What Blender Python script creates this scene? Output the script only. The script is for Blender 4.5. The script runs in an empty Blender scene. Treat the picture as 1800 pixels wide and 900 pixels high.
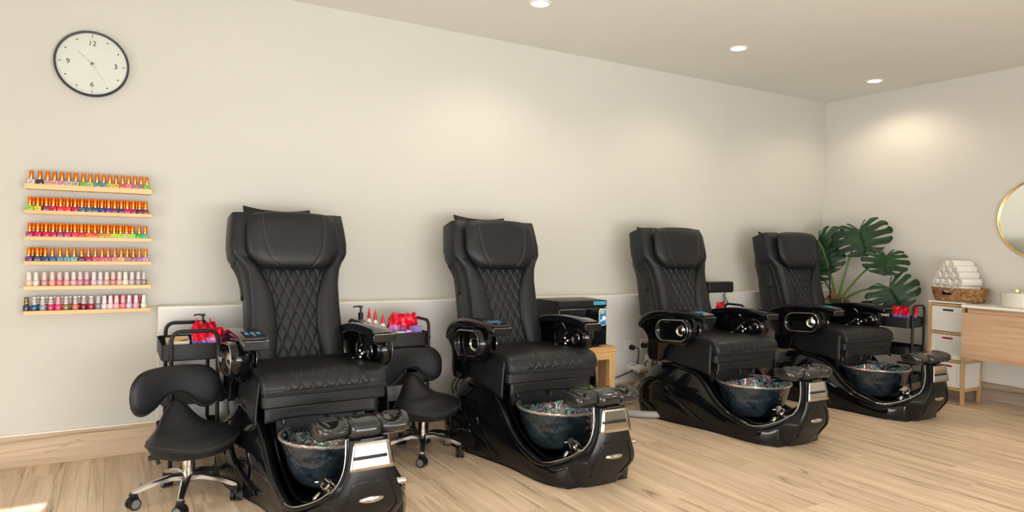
import bpy, bmesh, math, random
from mathutils import Vector, Matrix, Euler
random.seed(7)
PI = math.pi
S = bpy.context.scene
COL = S.collection
# ------------------------------------------------------------------ camera, world, sun, daylight, exposure
cam_d = bpy.data.cameras.new('camera'); cam = bpy.data.objects.new('camera', cam_d); COL.objects.link(cam)
cam_d.sensor_width = 36; cam_d.lens = 36*1204.3/1800; cam_d.clip_start = 0.05
_y, _p, _r = [math.radians(a) for a in (30.357, -0.928, 1.107)]
_f = Vector((math.sin(_y)*math.cos(_p), math.cos(_y)*math.cos(_p), math.sin(_p)))
_rt = Vector((math.cos(_y), -math.sin(_y), 0)); _up = _rt.cross(_f)
_r2 = _rt*math.cos(_r) + _up*math.sin(_r); _u2 = -_rt*math.sin(_r) + _up*math.cos(_r)
M = Matrix((_r2, _u2, -_f)).transposed().to_4x4(); M.translation = (0, 0, 1.30)
cam.matrix_world = M
S.camera = cam
S.view_settings.view_transform = 'Standard'; S.view_settings.look = 'None'
S.view_settings.gamma = 1.0; S.view_settings.use_curve_mapping = False
S.view_settings.exposure = 0.32

world = bpy.data.worlds.new('world'); S.world = world; world.use_nodes = True
wb = world.node_tree.nodes['Background']; wb.inputs[0].default_value = (0.80, 0.90, 1.0, 1); wb.inputs[1].default_value = 1.0

def area(name, loc, rot, sx, sy, power, color):
    d = bpy.data.lights.new(name, 'AREA'); d.shape = 'RECTANGLE'; d.size = sx; d.size_y = sy; d.energy = power; d.color = color
    o = bpy.data.objects.new(name, d); COL.objects.link(o); o.location = loc; o.rotation_euler = rot
    return o
area('daylight_shopfront', (0.9, -2.75, 1.45), (PI/2+.22, 0, 0), 5.2, 2.2, 95, (1.0, 0.985, 0.955))
area('ceiling_fill', (1.2, -2.85, 0.45), (PI/2+.75, 0, 0), 6.0, 1.2, 320, (1.0, 0.985, 0.955))  # added fill lamp, aimed up from low outside to brighten the ceiling
area('daylight_side_window', (-2.45, 1.35, 1.15), (PI/2+.12, 0, -PI/2), 3.4, 1.9, 118, (1.0, 0.985, 0.955))
sun_d = bpy.data.lights.new('sun', 'SUN'); sun_d.energy = 22; sun_d.angle = 0.004; sun_d.color = (1.0, 0.95, 0.86)
sun = bpy.data.objects.new('sun', sun_d); COL.objects.link(sun)
sun.rotation_euler = Vector((0.12, 1.0, -0.3815)).to_track_quat('-Z', 'Y').to_euler()

# ------------------------------------------------------------------ materials
MAT = {}
def nt(m): return m.node_tree.nodes, m.node_tree.links
def mat(name, col, rough=0.5, metal=0.0, coat=0.0, noise=0.0, nscale=8.0, bump=0.0, bscale=60.0, trans=0.0, ior=1.45, emit=None, estr=0, spec=0.5, alpha=1.0):
    m = bpy.data.materials.new(name); m.use_nodes = True; n, l = nt(m); b = n['Principled BSDF']
    b.inputs['Base Color'].default_value = (*col, 1); b.inputs['Roughness'].default_value = rough; b.inputs['Metallic'].default_value = metal
    b.inputs['Coat Weight'].default_value = coat; b.inputs['Coat Roughness'].default_value = 0.04
    b.inputs['Transmission Weight'].default_value = trans; b.inputs['IOR'].default_value = ior; b.inputs['Specular IOR Level'].default_value = spec
    b.inputs['Alpha'].default_value = alpha
    if emit: b.inputs['Emission Color'].default_value = (*emit, 1); b.inputs['Emission Strength'].default_value = estr
    tc = n.new('ShaderNodeTexCoord')
    if noise:
        t = n.new('ShaderNodeTexNoise'); t.inputs['Scale'].default_value = nscale; t.inputs['Detail'].default_value = 4
        l.new(tc.outputs['Object'], t.inputs['Vector'])
        r = n.new('ShaderNodeMapRange'); r.inputs['From Min'].default_value = 0.3; r.inputs['From Max'].default_value = 0.7
        r.inputs['To Min'].default_value = 1-noise; r.inputs['To Max'].default_value = 1+noise
        l.new(t.outputs['Fac'], r.inputs['Value'])
        mx = n.new('ShaderNodeMix'); mx.data_type = 'RGBA'; mx.blend_type = 'MULTIPLY'; mx.inputs[0].default_value = 1
        mx.inputs[6].default_value = (*col, 1); l.new(r.outputs[0], mx.inputs[7]); l.new(mx.outputs[2], b.inputs['Base Color'])
    if bump:
        t2 = n.new('ShaderNodeTexNoise'); t2.inputs['Scale'].default_value = bscale; t2.inputs['Detail'].default_value = 3
        l.new(tc.outputs['Object'], t2.inputs['Vector'])
        bp = n.new('ShaderNodeBump'); bp.inputs['Strength'].default_value = bump; bp.inputs['Distance'].default_value = 0.01
        l.new(t2.outputs['Fac'], bp.inputs['Height']); l.new(bp.outputs[0], b.inputs['Normal'])
    MAT[name] = m
    return m

mat('wall_paint', (0.550, 0.540, 0.492), 0.75, noise=0.015, nscale=1.5, bump=0.02, bscale=300, spec=0.2)
mat('panel_paint', (0.68, 0.66, 0.63), 0.7, noise=0.015, nscale=2, spec=0.2)
mat('right_paint', (0.63, 0.605, 0.56), 0.75, noise=0.015, nscale=2, spec=0.2)
mat('ceiling_paint', (0.72, 0.715, 0.67), 0.85, noise=0.01, nscale=1.5, spec=0.1)
mat('white_edge', (0.80, 0.77, 0.70), 0.6)
mat('leather', (0.010, 0.011, 0.0125), 0.42, noise=0.12, nscale=14, bump=0.10, bscale=220, spec=0.36)
mat('leather_wrinkled', (0.010, 0.011, 0.0125), 0.40, noise=0.10, nscale=10, bump=0.30, bscale=22, spec=0.36)
mat('leather_side', (0.012, 0.012, 0.013), 0.52, noise=0.12, nscale=12, bump=0.35, bscale=14, spec=0.4)
mat('stitch', (0.040, 0.041, 0.043), 0.6)
mat('gloss_black', (0.003, 0.0035, 0.0045), 0.07, spec=0.42, coat=0.15, noise=0.1, nscale=3)
mat('dark_panel', (0.007, 0.0075, 0.008), 0.30, spec=0.35, coat=0.05, noise=0.1, nscale=6)
mat('frame_black', (0.010, 0.010, 0.011), 0.45, noise=0.1)
mat('pad_gloss', (0.016, 0.016, 0.017), 0.13, coat=0.25, noise=0.15, nscale=9, bump=0.05, bscale=30)
mat('chrome', (0.60, 0.575, 0.53), 0.12, 1.0, noise=0.03)
mat('steel', (0.62, 0.61, 0.59), 0.22, 1.0, noise=0.05)
mat('dark_chrome', (0.16, 0.16, 0.17), 0.18, 1.0)
mat('matte_metal', (0.009, 0.009, 0.010), 0.48, spec=0.35, noise=0.1)
mat('black_plastic', (0.008, 0.008, 0.009), 0.38, spec=0.4, noise=0.1)
mat('rubber_grey', (0.16, 0.155, 0.15), 0.7)
mat('white_plastic', (0.78, 0.76, 0.71), 0.35, noise=0.03)
mat('white_board', (0.74, 0.72, 0.67), 0.45, noise=0.02, nscale=3)
mat('white_stone', (0.82, 0.79, 0.73), 0.30, noise=0.03, nscale=5)
mat('ceramic', (0.74, 0.71, 0.64), 0.18, coat=0.3, noise=0.02)
mat('grey_hose', (0.30, 0.30, 0.30), 0.5, noise=0.08)
mat('screen_glass', (0.012, 0.014, 0.018), 0.12, coat=0.5)
mat('blue_digit', (0.05, 0.22, 0.33), 0.4, emit=(0.12, 0.42, 0.60), estr=0.06)
mat('pink_digit', (0.6, 0.08, 0.2), 0.4)
mat('clock_face', (0.57, 0.60, 0.54), 0.35, noise=0.01)
mat('clock_black', (0.015, 0.015, 0.020), 0.35, noise=0.1)
mat('gold', (0.85, 0.50, 0.16), 0.25, 1.0, noise=0.05)
mat('cap_orange', (0.80, 0.19, 0.015), 0.22, 0.75, noise=0.12, nscale=60)
mat('cap_white', (0.78, 0.72, 0.69), 0.4, noise=0.05)
mat('ring_dark', (0.05, 0.04, 0.05), 0.4)
mat('ring_gold', (0.75, 0.42, 0.10), 0.3, 0.8)
mat('label_ink', (0.03, 0.03, 0.03), 0.5)
mat('dot_white', (0.85, 0.78, 0.68), 0.4)
mat('red_plastic', (0.72, 0.010, 0.035), 0.22, noise=0.25, nscale=40)
mat('purple_plastic', (0.23, 0.13, 0.48), 0.25, noise=0.3, nscale=50)
mat('pink_plastic', (0.62, 0.20, 0.52), 0.25, noise=0.25, nscale=50)
mat('lilac_box', (0.28, 0.20, 0.55), 0.4, noise=0.2, nscale=50)
mat('orange_paper', (0.78, 0.40, 0.10), 0.5, noise=0.2, nscale=50)
mat('green_bottle', (0.045, 0.085, 0.025), 0.2, coat=0.3)
mat('sticker_blue', (0.02, 0.20, 0.42), 0.35, noise=0.45, nscale=45)
mat('badge_blue', (0.08, 0.38, 0.62), 0.35)
mat('badge_print', (0.03, 0.18, 0.34), 0.4)
mat('yellow_print', (0.62, 0.58, 0.12), 0.4)
mat('white_print', (0.85, 0.85, 0.85), 0.4)
mat('teal_plastic', (0.05, 0.35, 0.33), 0.4)
mat('leaf_stem', (0.10, 0.17, 0.035), 0.45, noise=0.2)
mat('bark', (0.24, 0.13, 0.06), 0.9, noise=0.4, nscale=30, bump=0.5, bscale=40)
mat('soil', (0.10, 0.065, 0.035), 0.95, noise=0.4, nscale=40, bump=0.6, bscale=60)
mat('moss', (0.05, 0.09, 0.02), 0.9, noise=0.5, nscale=60)
mat('towel', (0.82, 0.78, 0.72), 0.95, noise=0.05, nscale=60, bump=0.5, bscale=350, spec=0.1)
mat('lamp_glow', (1, 1, 1), 0.5, emit=(1.0, 0.93, 0.80), estr=9)
mat('hole_shade', (0.02, 0.03, 0.015), 0.6)
mat('red_towel', (0.40, 0.03, 0.05), 0.8)
mat('cable_black', (0.008, 0.008, 0.008), 0.5)
mat('grass_green', (0.035, 0.11, 0.02), 0.7, noise=0.3, nscale=60)
mat('pale_board', (0.55, 0.50, 0.44), 0.6, noise=0.1)
mat('mirror_glass', (0.86, 0.88, 0.84), 0.02, 1.0)

def wood(name, c1, c2, c3, axis='Y', scale=1.0, rough=0.42, rnd=0.0, knots=True):
    """grain running along the object's AXIS; RND: brightness spread and grain shift per object"""
    m = bpy.data.materials.new(name); m.use_nodes = True; n, l = nt(m); b = n['Principled BSDF']
    b.inputs['Roughness'].default_value = rough; b.inputs['Specular IOR Level'].default_value = 0.35
    tc = n.new('ShaderNodeTexCoord'); oi = n.new('ShaderNodeObjectInfo')
    comb = n.new('ShaderNodeMath'); comb.operation = 'MULTIPLY'; comb.inputs[1].default_value = 37.0; l.new(oi.outputs['Random'], comb.inputs[0])
    add = n.new('ShaderNodeVectorMath'); add.operation = 'ADD'; l.new(tc.outputs['Object'], add.inputs[0]); l.new(comb.outputs[0], add.inputs[1])
    def stretched(along, across):
        mp = n.new('ShaderNodeMapping')
        sc = [across*scale]*3; sc['XYZ'.index(axis)] = along*scale
        mp.inputs['Scale'].default_value = sc; l.new(add.outputs[0], mp.inputs[0]); return mp
    def noise(mp, detail, dist=0.0, sc=1.0):
        t = n.new('ShaderNodeTexNoise'); t.inputs['Scale'].default_value = sc; t.inputs['Detail'].default_value = detail
        t.inputs['Roughness'].default_value = 0.6; t.inputs['Distortion'].default_value = dist; l.new(mp.outputs[0], t.inputs['Vector']); return t
    g1 = noise(stretched(0.9, 15), 5, 0.5); g2 = noise(stretched(3.0, 120), 3); g3 = noise(stretched(1.0, 24), 6, 0.8); g4 = noise(stretched(3.5, 9), 3, 0.8)
    r = n.new('ShaderNodeValToRGB'); r.color_ramp.elements[0].position = 0.33; r.color_ramp.elements[0].color = (*c2, 1)
    r.color_ramp.elements[1].position = 0.62; r.color_ramp.elements[1].color = (*c1, 1); l.new(g1.outputs['Fac'], r.inputs[0])
    kr = n.new('ShaderNodeMapRange'); kr.inputs['From Min'].default_value = 0.55; kr.inputs['From Max'].default_value = 0.72
    kr.inputs['To Max'].default_value = 0.85 if knots else 0.25; l.new(g3.outputs['Fac'], kr.inputs['Value'])
    kk = n.new('ShaderNodeMapRange'); kk.inputs['From Min'].default_value = 0.66; kk.inputs['From Max'].default_value = 0.76; kk.inputs['To Max'].default_value = 0.8 if knots else 0.0; l.new(g4.outputs['Fac'], kk.inputs['Value'])
    km = n.new('ShaderNodeMath'); km.operation = 'MAXIMUM'; l.new(kr.outputs[0], km.inputs[0]); l.new(kk.outputs[0], km.inputs[1])
    mx = n.new('ShaderNodeMix'); mx.data_type = 'RGBA'; l.new(km.outputs[0], mx.inputs[0]); l.new(r.outputs[0], mx.inputs[6]); mx.inputs[7].default_value = (*c3, 1)
    fr = n.new('ShaderNodeMapRange'); fr.inputs['From Min'].default_value = 0.3; fr.inputs['From Max'].default_value = 0.7
    fr.inputs['To Min'].default_value = 0.90; fr.inputs['To Max'].default_value = 1.08; l.new(g2.outputs['Fac'], fr.inputs['Value'])
    m2 = n.new('ShaderNodeMix'); m2.data_type = 'RGBA'; m2.blend_type = 'MULTIPLY'; m2.inputs[0].default_value = 1
    l.new(mx.outputs[2], m2.inputs[6]); l.new(fr.outputs[0], m2.inputs[7])
    rr = n.new('ShaderNodeMapRange'); rr.inputs['To Min'].default_value = 1-rnd; rr.inputs['To Max'].default_value = 1+rnd; l.new(oi.outputs['Random'], rr.inputs['Value'])
    m3 = n.new('ShaderNodeMix'); m3.data_type = 'RGBA'; m3.blend_type = 'MULTIPLY'; m3.inputs[0].default_value = 1
    l.new(m2.outputs[2], m3.inputs[6]); l.new(rr.outputs[0], m3.inputs[7]); l.new(m3.outputs[2], b.inputs['Base Color'])
    bp = n.new('ShaderNodeBump'); bp.inputs['Strength'].default_value = 0.08; bp.inputs['Distance'].default_value = 0.01
    l.new(g2.outputs['Fac'], bp.inputs['Height']); l.new(bp.outputs[0], b.inputs['Normal'])
    MAT[name] = m
wood('floor_oak', (0.79, 0.62, 0.45), (0.59, 0.44, 0.30), (0.20, 0.13, 0.075), 'Y', 1.0, 0.38, rnd=0.10)
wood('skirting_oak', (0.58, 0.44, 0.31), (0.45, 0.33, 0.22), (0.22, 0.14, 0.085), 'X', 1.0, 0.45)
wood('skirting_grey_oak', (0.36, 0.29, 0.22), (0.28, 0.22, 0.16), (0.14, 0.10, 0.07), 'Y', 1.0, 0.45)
wood('shelf_pine', (0.78, 0.52, 0.27), (0.66, 0.41, 0.20), (0.55, 0.32, 0.14), 'X', 2.0, 0.5, rnd=0.05, knots=False)
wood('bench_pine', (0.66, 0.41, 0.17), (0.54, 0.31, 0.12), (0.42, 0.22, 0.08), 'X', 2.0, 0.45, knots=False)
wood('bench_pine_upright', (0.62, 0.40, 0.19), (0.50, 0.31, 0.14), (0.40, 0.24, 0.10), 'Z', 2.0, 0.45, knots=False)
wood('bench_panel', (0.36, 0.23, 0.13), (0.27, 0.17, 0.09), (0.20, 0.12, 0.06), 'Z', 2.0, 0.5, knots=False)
wood('cabinet_bamboo', (0.58, 0.36, 0.17), (0.48, 0.28, 0.12), (0.40, 0.22, 0.09), 'Z', 2.0, 0.45, knots=False)
wood('vanity_oak', (0.60, 0.39, 0.25), (0.50, 0.315, 0.19), (0.38, 0.23, 0.13), 'Y', 0.8, 0.45)

def bowl_mats():
    m = bpy.data.materials.new('bowl_blue_glass'); m.use_nodes = True; n, l = nt(m); b = n['Principled BSDF']
    tc = n.new('ShaderNodeTexCoord')
    t = n.new('ShaderNodeTexNoise'); t.inputs['Scale'].default_value = 11; t.inputs['Detail'].default_value = 5; t.inputs['Distortion'].default_value = 1.0
    l.new(tc.outputs['Object'], t.inputs['Vector'])
    r = n.new('ShaderNodeValToRGB'); r.color_ramp.elements[0].position = 0.35; r.color_ramp.elements[0].color = (0.006, 0.011, 0.016, 1)
    r.color_ramp.elements[1].position = 0.72; r.color_ramp.elements[1].color = (0.030, 0.043, 0.053, 1)
    l.new(t.outputs['Fac'], r.inputs[0]); l.new(r.outputs[0], b.inputs['Base Color'])
    v = n.new('ShaderNodeTexVoronoi'); v.inputs['Scale'].default_value = 30; l.new(tc.outputs['Object'], v.inputs['Vector'])
    bp = n.new('ShaderNodeBump'); bp.inputs['Strength'].default_value = 0.5; bp.inputs['Distance'].default_value = 0.012
    l.new(v.outputs['Distance'], bp.inputs['Height']); l.new(bp.outputs[0], b.inputs['Normal'])
    b.inputs['Roughness'].default_value = 0.16; b.inputs['Coat Weight'].default_value = 0.5; MAT['bowl_blue_glass'] = m
    m = bpy.data.materials.new('bowl_iridescent'); m.use_nodes = True; n, l = nt(m); b = n['Principled BSDF']
    tc = n.new('ShaderNodeTexCoord')
    t = n.new('ShaderNodeTexNoise'); t.inputs['Scale'].default_value = 13; t.inputs['Detail'].default_value = 2; t.inputs['Distortion'].default_value = 1.4
    l.new(tc.outputs['Object'], t.inputs['Vector'])
    r = n.new('ShaderNodeValToRGB'); e = r.color_ramp.elements
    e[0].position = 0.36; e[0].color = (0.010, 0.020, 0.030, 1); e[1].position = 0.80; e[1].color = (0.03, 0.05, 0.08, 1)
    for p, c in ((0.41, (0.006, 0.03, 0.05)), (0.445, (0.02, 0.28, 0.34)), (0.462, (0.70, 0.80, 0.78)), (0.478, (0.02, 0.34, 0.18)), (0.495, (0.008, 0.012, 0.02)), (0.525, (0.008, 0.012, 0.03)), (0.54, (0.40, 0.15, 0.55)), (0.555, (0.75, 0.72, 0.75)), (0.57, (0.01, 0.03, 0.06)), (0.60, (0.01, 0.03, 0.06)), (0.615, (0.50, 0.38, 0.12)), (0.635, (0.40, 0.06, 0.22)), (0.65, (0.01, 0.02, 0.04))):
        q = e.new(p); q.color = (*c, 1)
    l.new(t.outputs['Fac'], r.inputs[0]); l.new(r.outputs[0], b.inputs['Base Color'])
    b.inputs['Roughness'].default_value = 0.15; b.inputs['Metallic'].default_value = 0.25; b.inputs['Coat Weight'].default_value = 0.6; MAT['bowl_iridescent'] = m
    m = bpy.data.materials.new('bowl_rim_gold'); m.use_nodes = True; n, l = nt(m); b = n['Principled BSDF']
    tc = n.new('ShaderNodeTexCoord')
    t = n.new('ShaderNodeTexNoise'); t.inputs['Scale'].default_value = 90; l.new(tc.outputs['Object'], t.inputs['Vector'])
    r = n.new('ShaderNodeValToRGB'); e = r.color_ramp.elements
    e[0].position = 0.38; e[0].color = (0.45, 0.36, 0.26, 1); e[1].position = 0.62; e[1].color = (0.90, 0.80, 0.68, 1); q = e.new(0.5); q.color = (0.45, 0.40, 0.45, 1)
    l.new(t.outputs['Fac'], r.inputs[0]); l.new(r.outputs[0], b.inputs['Base Color']); b.inputs['Metallic'].default_value = 0.7; b.inputs['Roughness'].default_value = 0.25
    MAT['bowl_rim_gold'] = m
bowl_mats()
def leaf_mat():
    m = bpy.data.materials.new('monstera_leaf'); m.use_nodes = True; n, l = nt(m); b = n['Principled BSDF']
    tc = n.new('ShaderNodeTexCoord'); t = n.new('ShaderNodeTexNoise'); t.inputs['Scale'].default_value = 9; t.inputs['Detail'].default_value = 4
    l.new(tc.outputs['Object'], t.inputs['Vector'])
    r = n.new('ShaderNodeValToRGB'); r.color_ramp.elements[0].position = 0.35; r.color_ramp.elements[0].color = (0.005, 0.022, 0.008, 1)
    r.color_ramp.elements[1].position = 0.7; r.color_ramp.elements[1].color = (0.014, 0.055, 0.015, 1); l.new(t.outputs['Fac'], r.inputs[0]); l.new(r.outputs[0], b.inputs['Base Color'])
    b.inputs['Roughness'].default_value = 0.42; b.inputs['Specular IOR Level'].default_value = 0.3; MAT['monstera_leaf'] = m
leaf_mat()
def basket_mat():
    m = bpy.data.materials.new('water_hyacinth'); m.use_nodes = True; n, l = nt(m); b = n['Principled BSDF']
    tc = n.new('ShaderNodeTexCoord'); t = n.new('ShaderNodeTexNoise'); t.inputs['Scale'].default_value = 45; t.inputs['Detail'].default_value = 4
    l.new(tc.outputs['Object'], t.inputs['Vector'])
    r = n.new('ShaderNodeValToRGB'); r.color_ramp.elements[0].position = 0.35; r.color_ramp.elements[0].color = (0.16, 0.07, 0.025, 1)
    r.color_ramp.elements[1].position = 0.68; r.color_ramp.elements[1].color = (0.52, 0.28, 0.11, 1); l.new(t.outputs['Fac'], r.inputs[0]); l.new(r.outputs[0], b.inputs['Base Color'])
    b.inputs['Roughness'].default_value = 0.75; MAT['water_hyacinth'] = m
basket_mat()
def glass_mat():
    m = bpy.data.materials.new('window_glass'); m.use_nodes = True; n, l = nt(m); n.remove(n['Principled BSDF'])
    tr = n.new('ShaderNodeBsdfTransparent'); gl = n.new('ShaderNodeBsdfGlossy'); gl.inputs['Roughness'].default_value = 0.02
    fr = n.new('ShaderNodeFresnel'); mx = n.new('ShaderNodeMixShader'); l.new(fr.outputs[0], mx.inputs[0]); l.new(tr.outputs[0], mx.inputs[1]); l.new(gl.outputs[0], mx.inputs[2])
    l.new(mx.outputs[0], n['Material Output'].inputs[0]); MAT['window_glass'] = m
glass_mat()
_pol = {}
def polish(c, gloss=True):
    k = tuple(c)
    if k not in _pol:
        lin = [((x+0.055)/1.055)**2.4 if x > 0.04 else x/12.9 for x in [v/255 for v in c]]
        _pol[k] = mat('polish_colour', lin, 0.15, coat=0.4, noise=0.06, nscale=60)
    return _pol[k]

# ------------------------------------------------------------------ mesh helpers
def cr(pts, n):
    """Catmull-Rom through PTS (tuples), n samples"""
    P = [Vector(p) for p in pts]; out = []; k = len(P)-1
    for i in range(n):
        u = i/(n-1)*k; j = min(int(u), k-1); f = u-j
        p0, p1, p2, p3 = P[max(j-1, 0)], P[j], P[j+1], P[min(j+2, k)]
        out.append(0.5*((2*p1)+(p2-p0)*f+(2*p0-5*p1+4*p2-p3)*f*f+(3*p1-p0-3*p2+p3)*f*f*f))
    return out
def lerp(a, b, f): return a+(b-a)*f
def interp(x, xs, ys):
    if x <= xs[0]: return ys[0]
    for i in range(len(xs)-1):
        if x <= xs[i+1]: return lerp(ys[i], ys[i+1], (x-xs[i])/(xs[i+1]-xs[i]))
    return ys[-1]
class MB:
    def __init__(s): s.v = []; s.f = []
    def add(s, vs, fs):
        o = len(s.v); s.v += [tuple(p) for p in vs]; s.f += [tuple(i+o for i in f) for f in fs]; return s
    def box(s, c, d, rot=None):
        hx, hy, hz = d[0]/2, d[1]/2, d[2]/2
        vs = [Vector((x, y, z)) for x in (-hx, hx) for y in (-hy, hy) for z in (-hz, hz)]
        if rot: R = Euler(rot).to_matrix(); vs = [R @ p for p in vs]
        return s.add([p+Vector(c) for p in vs], [(0, 1, 3, 2), (4, 6, 7, 5), (0, 4, 5, 1), (2, 3, 7, 6), (0, 2, 6, 4), (1, 5, 7, 3)])
    def rbox(s, c, d, r=0.01, n=3, axis=2, rot=None):
        """box with its four edges along AXIS rounded, plus a small chamfer at both ends"""
        a = [i for i in range(3) if i != axis]; h0, h1, hz = d[a[0]]/2, d[a[1]]/2, d[axis]/2
        r = min(r, h0*0.98, h1*0.98)
        def ring(inset, z):
            out = []
            for qx, qy, st in ((1, 1, 0), (-1, 1, 1), (-1, -1, 2), (1, -1, 3)):
                for i in range(n+1):
                    t = PI/2*(st+i/n); p = [0, 0, 0]
                    rr = max(r-inset, 0.0005)
                    p[a[0]] = qx*(h0-r)+rr*math.cos(t); p[a[1]] = qy*(h1-r)+rr*math.sin(t); p[axis] = z; out.append(Vector(p))
            return out
        ch = min(r*0.35, hz*0.5)
        rings = [ring(ch, -hz), ring(0, -hz+ch), ring(0, hz-ch), ring(ch, hz)]
        R = Euler(rot).to_matrix() if rot else Matrix.Identity(3)
        return s.loft([[R @ p+Vector(c) for p in rg] for rg in rings])
    def loft(s, rings, closed=True, caps=True, loop=False):
        n = len(rings[0]); vs = [p for r in rings for p in r]; fs = []
        m = len(rings)
        for i in range(m if loop else m-1):
            for j in range(n if closed else n-1):
                a, b = i*n+j, i*n+(j+1) % n; c, d = ((i+1) % m)*n+(j+1) % n, ((i+1) % m)*n+j; fs.append((a, b, c, d))
        if caps and closed and not loop: fs.append(tuple(range(n-1, -1, -1))); fs.append(tuple((m-1)*n+j for j in range(n)))
        return s.add(vs, fs)
    def tube(s, path, r, n=8, loop=False, caps=True):
        P = [Vector(p) for p in path]; m = len(P); rings = []; up = None
        for i in range(m):
            if loop: t = P[(i+1) % m]-P[i-1]
            else: t = P[min(i+1, m-1)]-P[max(i-1, 0)]
            t.normalize()
            if up is None: up = Vector((0, 0, 1)) if abs(t.z) < 0.9 else Vector((1, 0, 0))
            x = t.cross(up); 
            if x.length < 1e-5: x = t.orthogonal()
            x.normalize(); up = x.cross(t).normalized()
            rr = r[i] if isinstance(r, (list, tuple)) else r
            rings.append([P[i]+x*rr*math.cos(2*PI*k/n)+up*rr*math.sin(2*PI*k/n) for k in range(n)])
        return s.loft(rings, loop=loop, caps=caps)
    def cyl(s, a, b, r0, r1=None, n=16):
        return s.tube([a, b], [r0, r0 if r1 is None else r1], n)
    def lathe(s, prof, n=24, c=(0, 0, 0), axis='Z', sx=1, sy=1, caps=False):
        rings = []
        for r, z in prof:
            rg = []
            if r <= .0012: r = .00002
            for k in range(n):
                t = 2*PI*k/n; x, y = r*math.cos(t)*sx, r*math.sin(t)*sy
                p = {'Z': (x, y, z), 'X': (z, x, y), 'Y': (x, -z, y)}[axis]
                rg.append(Vector(p)+Vector(c))
            rings.append(rg)
        return s.loft(rings, caps=caps)
    def grid(s, fn, nu, nv, skip=None):
        vs = [fn(i/nu, j/nv) for i in range(nu+1) for j in range(nv+1)]; fs = []
        for i in range(nu):
            for j in range(nv):
                if skip and skip((i+.5)/nu, (j+.5)/nv): continue
                a = i*(nv+1)+j; fs.append((a, a+nv+1, a+nv+2, a+1))
        return s.add(vs, fs)
    def prism(s, poly, axis, a, b):
        """poly of 2-D points in the plane across AXIS, swept from a to b"""
        def p3(u, v, w): return {'X': (w, u, v), 'Y': (u, w, v), 'Z': (u, v, w)}[axis]
        n = len(poly); vs = [p3(u, v, a) for u, v in poly]+[p3(u, v, b) for u, v in poly]
        fs = [tuple(range(n-1, -1, -1)), tuple(range(n, 2*n))]+[(i, (i+1) % n, n+(i+1) % n, n+i) for i in range(n)]
        return s.add(vs, fs)
    def mesh(s, name, m, angle=40):
        me = bpy.data.meshes.new(name); me.from_pydata(s.v, [], s.f)
        bm = bmesh.new(); bm.from_mesh(me); bmesh.ops.recalc_face_normals(bm, faces=bm.faces); bm.to_mesh(me); bm.free()
        me.materials.append(MAT[m] if isinstance(m, str) else m)
        me.polygons.foreach_set('use_smooth', [True]*len(me.polygons)); me.set_sharp_from_angle(angle=math.radians(angle)); me.update()
        return me
    def build(s, name, m, parent=None, loc=None, bevel=0, solid=0, sub=0, angle=40):
        o = bpy.data.objects.new(name, s.mesh(name, m, angle)); COL.objects.link(o)
        if parent: o.parent = parent
        if loc: o.location = loc
        if solid: d = o.modifiers.new('solidify', 'SOLIDIFY'); d.thickness = solid; d.offset = 0
        if sub: d = o.modifiers.new('subsurf', 'SUBSURF'); d.levels = sub; d.render_levels = sub
        if bevel: d = o.modifiers.new('bevel', 'BEVEL'); d.width = bevel; d.segments = 2; d.limit_method = 'ANGLE'; d.angle_limit = math.radians(50)
        return o
def tag(o, label, cat, group=None):
    o['label'] = label; o['category'] = cat
    if group: o['group'] = group
    return o
def thing(name, label, cat, loc=(0, 0, 0), rz=0, group=None):
    o = bpy.data.objects.new(name, None); COL.objects.link(o); o.location = loc; o.rotation_euler = (0, 0, rz); o.empty_display_size = 0.05
    return tag(o, label, cat, group)
def struct(o): o['kind'] = 'structure'; return o
def dup(o, parent=None):
    c = o.copy(); COL.objects.link(c); c.parent = parent
    for ch in o.children: dup(ch, c)
    return c
def inst(me, name, parent=None, loc=(0, 0, 0), rot=(0, 0, 0)):
    o = bpy.data.objects.new(name, me); COL.objects.link(o); o.parent = parent; o.location = loc; o.rotation_euler = rot; return o
def text_mesh(body, size, m, extrude=0.0005):
    cu = bpy.data.curves.new('lettering', 'FONT'); cu.body = body; cu.size = size; cu.extrude = extrude; cu.align_x = 'CENTER'; cu.align_y = 'CENTER'; cu.resolution_u = 3
    o = bpy.data.objects.new('lettering', cu); COL.objects.link(o)
    me = bpy.data.meshes.new_from_object(o.evaluated_get(bpy.context.evaluated_depsgraph_get()))
    bpy.data.objects.remove(o); me.materials.clear(); me.materials.append(MAT[m]); return me

ORD = ['first', 'second', 'third', 'fourth', 'fifth', 'sixth', 'seventh', 'eighth', 'ninth', 'tenth', 'eleventh', 'twelfth', 'thirteenth', 'fourteenth', 'fifteenth', 'sixteenth', 'seventeenth', 'eighteenth', 'nineteenth', 'twentieth']
# ------------------------------------------------------------------ the room
X0, X1, Y0, Y1, ZC = -2.3, 6.62, -2.6, 4.69, 2.89
LEDGE = 4.57
struct(MB().box(((X0+X1)/2, Y1+0.06, ZC/2), (X1-X0+0.3, 0.12, ZC+0.1)).build('wall_back', 'wall_paint'))
struct(MB().box((X1+0.06, (Y0+Y1)/2, ZC/2), (0.12, Y1-Y0+0.3, ZC+0.1)).build('wall_right', 'right_paint'))
ceil = struct(MB().box(((X0+X1)/2, (Y0+Y1)/2, ZC+0.06), (X1-X0+0.3, Y1-Y0+0.3, 0.12)).build('ceiling', 'ceiling_paint'))
floor = struct(MB().box(((X0+X1)/2, (Y0+Y1)/2, -0.07), (X1-X0+0.3, Y1-Y0+0.3, 0.12)).build('floor', 'dark_panel'))
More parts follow.
